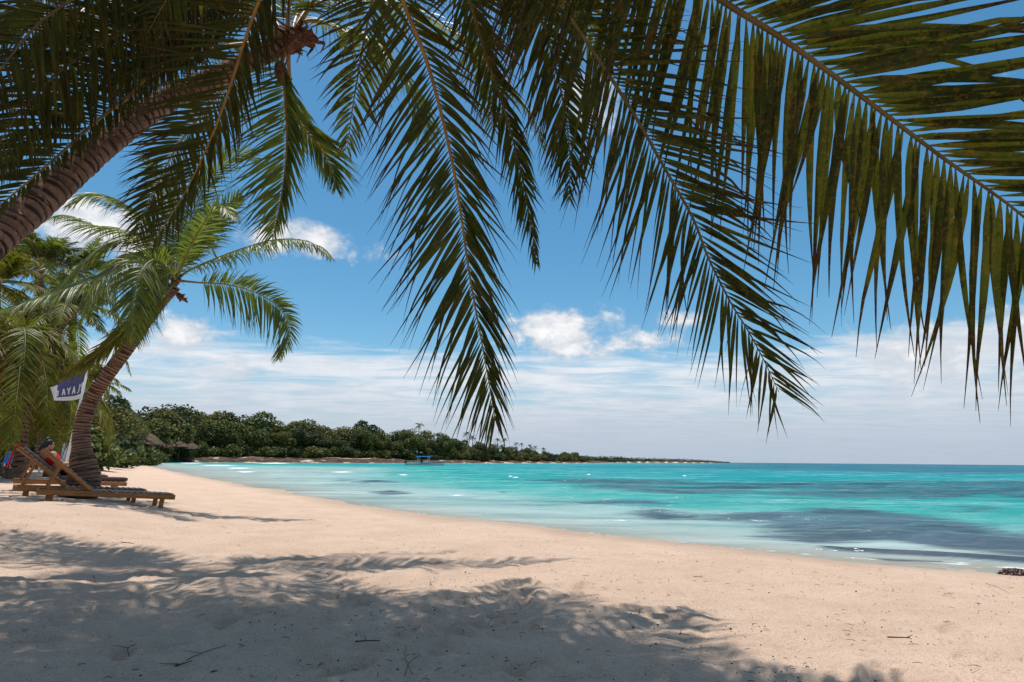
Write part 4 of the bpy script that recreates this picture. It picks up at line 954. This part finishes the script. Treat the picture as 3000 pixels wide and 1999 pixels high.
# ------------------------------------------------------------------ the sunbather (on the third lounger)
def person():
    r, s, o0, d, n = L3
    root = empty('person'); root.matrix_world = r.matrix_basis; tag(root, 'dark haired person in a swimsuit reclining on a lounger with knees raised', 'person')
    y = LW / 2
    hip = np.array([.71, y, LH + .20]); back = lambda t, up=.115: np.array(o0) + np.array(d) * t + np.array(n) * (.10 + up) + np.array([0, y, 0])
    che = back(.42, .13); neck = back(.66, .11) + [.03, 0, .03]; head = neck + [.085, 0, .145]
    body = MB()
    body.tube([hip + [.02, 0, -.02], back(.08, .12), back(.22, .115), che, back(.55, .12), neck + [-.02, 0, -.03]], [.125, .14, .125, .145, .13, .07], 14)
    body.ball(hip, (.15, .185, .12), 14, 10)
    body.tube([che + [0, -.13, .08], che + [0, 0, .09], che + [0, .13, .08]], [.085, .10, .085], 12)
    body.tube([neck + [-.03, 0, -.05], neck, head + [-.02, 0, -.04]], [.065, .055, .055], 10)
    body.ball(head, (.088, .072, .115), 16, 12); body.ball(head + [.045, 0, -.055], (.05, .052, .052), 12, 8)
    body.ball(head + [.092, 0, -.012], (.020, .013, .024), 8, 6)                 # nose
    body.ball(head + [.078, 0, -.055], (.016, .026, .012), 8, 6)                 # mouth
    for sg in (-1, 1): body.ball(head + [-.005, sg * .072, -.01], (.022, .010, .034), 8, 6)   # ears
    for sg in (-1, 1):
        knee = hip + [.44, sg * .10, .17 + .02 * sg]; foot = np.array([1.37, y + sg * .11, LH + .155])
        body.tube([hip + [.02, sg * .09, 0], hip + [.22, sg * .10, .10], knee], [.095, .085, .062], 12)
        body.tube([knee, knee * .6 + foot * .4 + [-.02, 0, .0], foot + [-.06, 0, .02]], [.062, .056, .036], 12)
        body.ball(knee, .064, 12, 8)
        body.tube([foot + [-.085, 0, -.02], foot + [.03, 0, -.02], foot + [.13, 0, -.035]], [.038, .040, .022], 10)
        sh = che + [.0, sg * .185, .10]; elb = sh + [.13, sg * .045, -.21]; wr = hip + [.20, sg * .15, .20]
        body.tube([che + [0, sg * .12, .10], sh, (sh + elb) / 2, elb], [.07, .060, .046, .038], 10)
        body.tube([elb, (elb + wr) / 2, wr], [.039, .036, .025], 10); body.ball(elb, .040, 10, 8)
        pm = wr + [.065, 0, .03]
        body.tube([wr, pm, pm + [.02, 0, .008]], [.026, .036, .030], 10, flat=.55)
        for k in range(4):
            b = pm + [.03, (k - 1.5) * .018, .01]; ln = (.052, .062, .058, .045)[k]
            body.tube([b, b + [ln * .55, 0, .004], b + [ln, 0, -.022]], [.0095, .009, .0075], 7)
        b = wr + [.035, -sg * .028, .012]; body.tube([b, b + [.028, -sg * .016, .006], b + [.052, -sg * .014, -.004]], [.011, .010, .008], 7)
    o = body.build('body', 'skin', root, True)
    m = o.modifiers.new('skin', 'REMESH'); m.mode = 'VOXEL'; m.voxel_size = .0085; m.use_smooth_shade = True
    m = o.modifiers.new('smooth', 'SMOOTH'); m.iterations = 4; m.factor = .5
    h = MB(); h.ball(head + [-.025, 0, .030], (.098, .088, .108), 16, 12); h.ball(head + [-.085, 0, -.02], (.055, .075, .10), 12, 8)
    h.ball(head + [-.055, 0, .135], (.05, .05, .042), 12, 8)
    h.tube([head + [-.09, 0, .02], head + [-.12, 0, -.10], head + [-.12, .0, -.20]], [.06, .06, .02], 10)
    ho = h.build('hair', 'hair', root, True); m = ho.modifiers.new('r', 'REMESH'); m.mode = 'VOXEL'; m.voxel_size = .010; m.use_smooth_shade = True
    for sg in (-1, 1):
        e = MB().ball(head + [.077, sg * .030, .012], (.010, .014, .008), 8, 6); e.build('eye', 'hair', root, True)
    t = MB(); t.tube([back(.30, .125), back(.40, .135), back(.50, .13)], [.142, .160, .142], 16, caps=False); t.build('swim_top', 'swim_red', root, True)
    t = MB(); t.ball(hip + [-.01, 0, .005], (.162, .195, .128), 16, 10); t.build('swim_bottom', 'swim_dark', root, True)
person()
# red towel hanging from the top of the second lounger's back
def towel():
    r, s, o0, d, n = L3
    top = np.array(o0) + np.array(d) * 1.03; V = []; F = []; nx, nz = 7, 12
    for t in range(2):
        for j in range(nz + 1):
            for i in range(nx + 1):
                yy = .03 + i * .032; zz = -.46 * j / nz
                V.append((top[0] - .05 - t * .014 - .02 * math.sin(i * 1.5) * j / nz - .03 * j / nz, yy + .012 * math.sin(j * .7), top[2] + .03 + zz + .01 * math.sin(i * 2.0)))
    m = (nx + 1) * (nz + 1)
    for t in range(2):
        for j in range(nz):
            for i in range(nx):
                o = t * m + j * (nx + 1) + i; F.append((o, o + 1, o + nx + 2, o + nx + 1))
    for j in range(nz):
        a, b = j * (nx + 1), (j + 1) * (nx + 1); F += [(a, b, b + m, a + m), (a + nx, b + nx, b + nx + m, a + nx + m)]
    mb = MB(); mb.add(V, F)
    mb.box((top[0] - .012, .14, top[2] + .046), (.12, .225, .016))
    o = mb.build('beach_towel', 'swim_red', None, True); o.matrix_world = r.matrix_basis
    tag(o, 'red towel hanging off the raised back of a lounger', 'towel')
towel()

# ------------------------------------------------------------------ flag on its pole
def flag():
    Y = 15.0
    a, b = at(222, 1235, Y), at(262, 1062, Y); top = b + (b - a) * .25
    dirv = norm(b - a); t = a[2]; g0 = a - dirv * ((a[2] - gz(a[0], a[1])) / dirv[2])
    r = empty('beach_flag', g0); tag(r, 'blue and white flag with mirrored white lettering on a slanting white pole', 'flag')
    MB().tube([g0 - g0 - dirv * .2, (a - g0), top - g0], [.034, .031, .024], 10).build('pole', 'white_paint', r, True)
    # cloth grid: u from pole to the free end, v from bottom to top
    pb, ptp = at(238, 1166, Y), at(259, 1080, Y)             # hoist, bottom to top
    fb, ft = at(150, 1172, Y - .25), at(140, 1134, Y - .25)          # free end
    nu, nv = 26, 14
    def P(u, v):
        h = pb + (ptp - pb) * v; f = fb + (ft - fb) * v
        q = h + (f - h) * u; q = q + np.array([0, .10 * math.sin(u * 7.5 + v) * u ** .5, -.05 * math.sin(u * 3.1)])
        return q - g0
    def patch(name, mat, u0, u1, v0, v1, off=0.0):
        mb = MB(); vs = []
        for k in (0, 1):
            for j in range(nv + 1):
                for i in range(nu + 1):
                    q = P(u0 + (u1 - u0) * i / nu, v0 + (v1 - v0) * j / nv); vs.append(q + np.array([0, (k - .5) * .006 + off, 0]))
        m = (nu + 1) * (nv + 1); fs = []
        for k in (0, 1):
            for j in range(nv):
                for i in range(nu):
                    o = k * m + j * (nu + 1) + i; fs.append((o, o + 1, o + nu + 2, o + nu + 1))
        mb.add(vs, fs); return mb.build(name, mat, r, True)
    patch('blue_field', 'flag_blue', 0.0, .80, .17, 1.0)
    patch('white_edge', 'white_cloth', 0.0, .80, 0.0, .17)
    patch('white_end', 'white_cloth', .80, 1.0, 0.0, 1.0)
    # mirrored letters, seen through from the back of the flag: P L A Y A _ O counted from the pole
    strokes = {'P': [((0, 0), (0, 1)), ((0, 1), (.55, .95)), ((.55, .95), (.6, .72)), ((.6, .72), (.5, .5)), ((.5, .5), (0, .48))], 'L': [((0, 1), (0, 0)), ((0, 0), (.55, 0))],
               'A': [((0, 0), (.35, 1)), ((.35, 1), (.7, 0)), ((.14, .35), (.56, .35))], 'Y': [((0, 1), (.35, .5)), ((.7, 1), (.35, .5)), ((.35, .5), (.35, 0))],
               'O': [((.35 + .38 * math.cos(k * math.pi / 5), .5 + .5 * math.sin(k * math.pi / 5)), (.35 + .38 * math.cos((k + 1) * math.pi / 5), .5 + .5 * math.sin((k + 1) * math.pi / 5))) for k in range(10)]}
    for ch, u0 in zip('PLAYAO', (.055, .165, .275, .385, .495, .70)):
        mb = MB(); cw, chh = .088, .30; v0 = .26
        for (x0, y0), (x1, y1) in strokes[ch]:
            pts = [P(u0 + cw * (x0 + (x1 - x0) * t), v0 + chh * (y0 + (y1 - y0) * t)) - np.array([0, .010, 0]) for t in (0, .5, 1)]
            mb.tube(pts, .0135, 6)
        mb.build('letter', 'white_cloth', r)
flag()

# ------------------------------------------------------------------ chairs, huts and other things on the left
def beach_chair(px, Y, rz, label, mat='white_paint', group=None, s=1.0, lift=0.0):
    x = at(px, 1350, Y)[0]; r = empty('beach_chair', (x, Y, gz(x, Y) + lift), rz); tag(r, label, 'chair', group); r.scale = (s, s, s)
    for sx in (-.26, .26):
        for sy in (-.25, .25): MB().box((sx, sy, .17), (.045, .045, .36)).build('leg', mat, r)
    for k in range(6): MB().box((-.25 + k * .10, 0, .38), (.07, .56, .025)).build('seat_slat', mat, r)
    for k in range(5):
        o = MB().box((0, 0, .36), (.075, .024, .72)).build('back_slat', mat, r); o.location = (-.24 + k * .12, .27, .36); o.rotation_euler = (R_(-16), 0, 0)
    for z in (.25, .62): o = MB().box((0, 0, 0), (.60, .022, .05)).build('back_rail', mat, r); o.location = (0, .30 + z * .29, .36 + z)
for k, (px, lab) in enumerate([(157, 'leftmost white slatted chair behind the sunbather'), (176, 'middle white slatted chair behind the sunbather'), (195, 'white slatted chair touching the palm trunk, rightmost of three')]):
    beach_chair(px, 27 + .2 * k, .1 + .2 * k, lab, s=1.3, group='white chairs in the shade')
beach_chair(20, 27, .3, 'bluish chair under the palms at the left edge', 'blue_plastic', s=.8)
beach_chair(38, 28, -.4, 'white chair next to a bluish chair at the left edge', s=.8)
beach_chair(420, 96, .2, 'bright blue chair in front of the thatched hut', 'blue_plastic', s=2.2)
def hut(px, py_top, Y, rad, hgt, label, walls=False):
    top = at(px, py_top, Y); x = top[0]; z0 = gz(x, Y); H = top[2] - z0
    r = empty('thatched_hut', (x, Y, z0)); tag(r, label, 'hut')
    rg = np.random.default_rng(int(px)); n = 26; rings = 5; vs = []; fs = []
    for k in range(rings + 1):
        t = k / rings
        for j in range(n):
            a = 2 * math.pi * j / n; rr = rad * (.04 + .96 * t ** .92) * (1 + .05 * rg.normal())
            vs.append((rr * math.cos(a), rr * math.sin(a), H - hgt * t + .05 * rg.normal() - (.12 * rg.random() if k == rings else 0)))
    for k in range(rings): fs += [(k * n + j, k * n + (j + 1) % n, (k + 1) * n + (j + 1) % n, (k + 1) * n + j) for j in range(n)]
    vs.append((0, 0, H + .1)); fs += [(len(vs) - 1, (j + 1) % n, j) for j in range(n)]
    o = len(vs); vs += [(q[0] * .93, q[1] * .93, q[2] - .12) for q in vs[rings * n:rings * n + n]]; fs += [(rings * n + j, rings * n + (j + 1) % n, o + (j + 1) % n, o + j) for j in range(n)]
    MB().add(vs, fs).build('thatched_roof', 'thatch', r)
    m = 6 if walls else 1
    for k in range(m):
        a = 2 * math.pi * k / m; q = rad * .78 if walls else 0
        MB().tube([(q * math.cos(a), q * math.sin(a), -.3), (q * math.cos(a), q * math.sin(a), H - hgt * .75)], .09, 8).build('post', 'bark', r, True)
hut(412, 1254, 104, 4.2, 2.8, 'large thatched hut among the trees right of the curved palm', True)
hut(438, 1270, 112, 2.8, 2.2, 'smaller thatched roof half hidden behind the large hut', True)
hut(528, 1291, 148, 2.3, 1.5, 'left thatched sunshade on the far beach')
hut(563, 1297, 150, 2.0, 1.4, 'right thatched sunshade on the far beach')
hut(490, 1296, 146, 2.0, 1.3, 'thatched sunshade nearest the huts on the far beach')
# rubble at the left edge and fallen trunk
rg = np.random.default_rng(12)
for k in range(9):
    px, Y = rg.uniform(-30, 62), rg.uniform(19, 22); x = at(px, 1350, Y)[0]
    mb = MB(); nu, nv = 9, 6; mb.ball((0, 0, 0), (1, .8, .6), nu, nv)
    mb.v = [tuple(np.array(q) * (1 + .28 * rg.normal()) * .26) for q in mb.v]
    o = mb.build('rock', 'stone'); o.location = (x, Y, gz(x, Y) + .06); o.scale = (rg.uniform(.8, 1.5),) * 3; o.rotation_euler = (0, 0, rg.uniform(0, 6))
    tag(o, 'brown rubble stone heaped at the left edge behind the loungers', 'rock', 'rubble heap at the left edge')
q0 = gp(44, 18.0); mb = MB(); mb.tube([(0, 0, -.1), (.08, .05, .12), (.2, .1, .30), (.36, .1, .52)], [.20, .17, .14, .11], 12)
o = mb.build('leaning_trunk', 'trunk', None, True); o.location = q0; tag(o, 'dark leaning palm stump behind the lounger backs', 'stump')

# ------------------------------------------------------------------ boat
def boat():
    Y = 138; x = at(1245, 1350, Y)[0]
    r = empty('motor_boat', (x, Y, SEA), R_(-3)); tag(r, 'white open motor boat with red stripe and blue canopy near the far rocks', 'boat')
    L = 8.4; st = np.linspace(0, 1, 15)
    def hull(z_of, inset, name, mat, z0, z1):
        vs = []; fs = []
        for i, t in enumerate(st):
            hw = .95 * (1 - max(0, (t - .55) / .45) ** 2.0) + .02; sheer = .62 + .55 * t ** 3
            xx = -L / 2 + L * t + (.35 * t ** 2)
            for (fy, fz) in ((-1, z1), (-.9, z0), (.9, z0), (1, z1)): vs.append((xx + (.25 if fz == z1 else 0) * t, fy * hw * (1 if fz == z1 else .88) + inset * np.sign(fy), fz * sheer))
        for i in range(len(st) - 1):
            o = 4 * i; fs += [(o, o + 1, o + 5, o + 4), (o + 1, o + 2, o + 6, o + 5), (o + 2, o + 3, o + 7, o + 6)]
        fs += [(0, 3, 2, 1)]
        o = 4 * (len(st) - 1); fs += [(o, o + 1, o + 2, o + 3)]
        return MB().add(vs, fs).build(name, mat, r, True)
    hull(None, 0, 'hull', 'white_paint', -.25, 1.0); hull(None, -.004, 'deck', 'white_paint', .45, .60)
    vs = []; fs = []
    for i, t in enumerate(st[5:]):
        hw = .95 * (1 - max(0, (t - .55) / .45) ** 2.0) + .05; sheer = .62 + .55 * t ** 3; xx = -L / 2 + L * t + .35 * t ** 2 + .2 * t
        for sg in (-1, 1):
            for z in (.62, .84): vs.append((xx, sg * (hw + .012), z * sheer))
    for i in range(len(st) - 6):
        o = 4 * i; fs += [(o, o + 1, o + 5, o + 4), (o + 2, o + 3, o + 7, o + 6)]
    MB().add(vs, fs).build('red_stripe', 'boat_red', r)
    c = MB(); c.box((-.35, 0, 2.02), (3.3, 1.8, .20), None, .07); c.build('canopy', 'boat_blue', r)
    for xx in (-1.6, .85):
        for sg in (-.75, .75): MB().tube([(xx, sg, .5), (xx, sg, 1.95)], .035, 6).build('canopy_post', 'white_paint', r)
    MB().box((-.75, 0, .95), (.45, .7, 1.0), None, .05).build('console', 'dark_rubber', r)
    MB().box((.15, 0, .75), (.9, 1.1, .5), None, .05).build('bench', 'white_paint', r)
    m = MB(); m.box((-L / 2 - .35, 0, .75), (.5, .45, .6), None, .1); m.box((-L / 2 - .30, 0, .1), (.2, .18, 1.0)); m.build('outboard_motor', 'dark_rubber', r)
boat()

# ------------------------------------------------------------------ seaweed, twigs, pebbles
def surf_z(x, y):
    z = gz(x, y); return z
def weed(px, py, sx, sy, sz, label, seed):
    q = ground(px, py); rg = np.random.default_rng(seed); mb = MB()
    for k in range(70):
        a = rg.uniform(0, 6.28); rr = math.sqrt(rg.random()); c = np.array([math.cos(a) * rr * sx, math.sin(a) * rr * sy, sz * (1 - rr * rr) * rg.uniform(.3, 1.0)])
        b = rg.uniform(0, 6.28); l = rg.uniform(.05, .16); dv = np.array([math.cos(b), math.sin(b) * .6, 0])
        mb.tube([c - dv * l * .5 + [0, 0, -.01], c + [0, 0, rg.uniform(.0, .03)], c + dv * l * .5 + [0, 0, -.012]], [.006, .018, .005], 5, flat=.5)
    mb.ball((0, 0, 0), (sx * .85, sy * .85, sz * .6), 14, 6)
    o = mb.build('seaweed_clump', 'seaweed', None, True); o.location = q; tag(o, label, 'seaweed')
weed(2470, 1624, .26, .12, .06, 'wet brown seaweed clump at the waterline, left of the foam', 1)
weed(2972, 1684, .17, .09, .055, 'wet brown seaweed clump at the right edge by the foam', 2)
weed(2210, 1604, .20, .05, .02, 'thin brown seaweed strip at the waterline, farthest left', 3)
tw = [((1042, 1884), (1112, 1886), 'dark stick lying flat in the shade, bottom middle', .011), ((508, 1958), (562, 1946), 'dark stick at the edge of a sun patch, bottom left', .010), ((520, 1950), (660, 1900), 'thin curved twig crossing a sun patch, bottom left', .005), ((1185, 1985), (1232, 1925), 'thin twig standing askew in the bottom middle shade', .005),
      ((1990, 1862), (2020, 1869), 'short dark stick in the sunlit sand right of the shadow', .009), ((2600, 1870), (2672, 1880), 'dark stick lying in the sunlit sand, lower right', .011), ((1208, 1980), (1190, 1900), 'upright thin twig in the bottom middle shade', .004), ((955, 1900), (960, 1935), 'pale thin stalk standing in the shade', .006),
      ((502, 1682), (540, 1656), 'bent twig near the lit strip on the left', .005), ((350, 1594), (395, 1597), 'dark flat stick on the left sand below the loungers', .012), ((1440, 1802), (1430, 1840), 'thin upright twig at the edge of the big shadow', .005), ((2890, 1712), (2960, 1745), 'long thin twig near the right edge', .005),
      ((2760, 1740), (2790, 1755), 'short bent twig on the right sand', .005), ((1770, 1575), (1768, 1545), 'thin stalk standing up before the water', .005), ((1872, 1800), (1884, 1790), 'small reddish twig right of the frond shadow', .009), ((268, 1680), (275, 1730), 'thin twig on the left edge of the big shade', .005),
      ((385, 1940), (415, 1890), 'curved twig in the deep shade, lower left', .005), ((1260, 1700), (1275, 1730), 'twig lying in the shade below the frond shadow', .005), ((1000, 1712), (1003, 1735), 'short stalk in the shade, centre left', .005), ((2020, 1690), (2060, 1696), 'tiny stick on open sand, centre right', .007)]
for k, (a, b, lab, w) in enumerate(tw):
    A, B = ground(*a), ground(*b)
    if np.linalg.norm(A - B) > .8: B = A + (B - A) * .8 / np.linalg.norm(A - B)
    rg = np.random.default_rng(300 + k); mid = (A + B) / 2 + [rg.normal() * .02, rg.normal() * .02, .018]
    B = B + [0, 0, .015]; A = A + [0, 0, .006]
    mb = MB(); c = catmull([A, mid, B], 10); mb.tube(c - A, np.linspace(w * .40, w * .20, len(c)), 6)
    e = mid - A + np.array([rg.normal() * .04, rg.normal() * .04, .015]); mb.tube([mid - A, e], [w * .3, w * .1], 5)
    o = mb.build('twig', 'twig_pale' if 'pale' in lab else 'twig', None, True); o.location = A; tag(o, lab, 'twig')
def litter():
    rg = np.random.default_rng(77); n = 3600; mb = MB()
    r = 2.2 + 12 * rg.random(n) ** 1.3; a = np.radians(rg.uniform(-48, 50, n)); x, y = r * np.sin(a), r * np.cos(a)
    z, d, w = land(x, y)
    for i in range(n):
        if d[i] < .8: continue
        if rg.random() < .35:
            b = rg.uniform(0, 6.28); l = rg.uniform(.006, .03); dv = np.array([math.cos(b), math.sin(b), 0]); c = np.array([x[i], y[i], z[i] + .008])
            mb.tube([c - dv * l, c + [0, 0, .004], c + dv * l], [.0009, .0017, .0008], 4)
        else:
            s = rg.uniform(.0016, .0045) * (1.6 if rg.random() < .04 else 1); mb.ball((x[i], y[i], z[i] + s * .3), (s * 1.4, s, s * .8), 5, 4)
    o = mb.build('beach_litter', 'twig'); tag(o, 'scattered dark husk bits and crumbs over the sand', 'beach litter', kind='stuff')
litter()

# things alike: say which one, counted from the left
def number_alike():
    by = {}
    for o in col.objects:
        if o.parent is None and 'label' in o and 'group' in o: by.setdefault(o['label'], []).append(o)
    names = ['leftmost', 'second from left', 'third from left', 'fourth from left', 'fifth from left', 'sixth from left', 'seventh from left', 'eighth from left', 'ninth from left', 'tenth from left', 'eleventh from left', 'twelfth from left', 'thirteenth from left']
    for lab, os_ in by.items():
        if len(os_) < 2 or len(os_) > len(names): continue
        os_.sort(key=lambda o: float(project(np.array(o.location))[0]))
        for k, o in enumerate(os_): o['label'] = names[k] + ' ' + lab
number_alike()
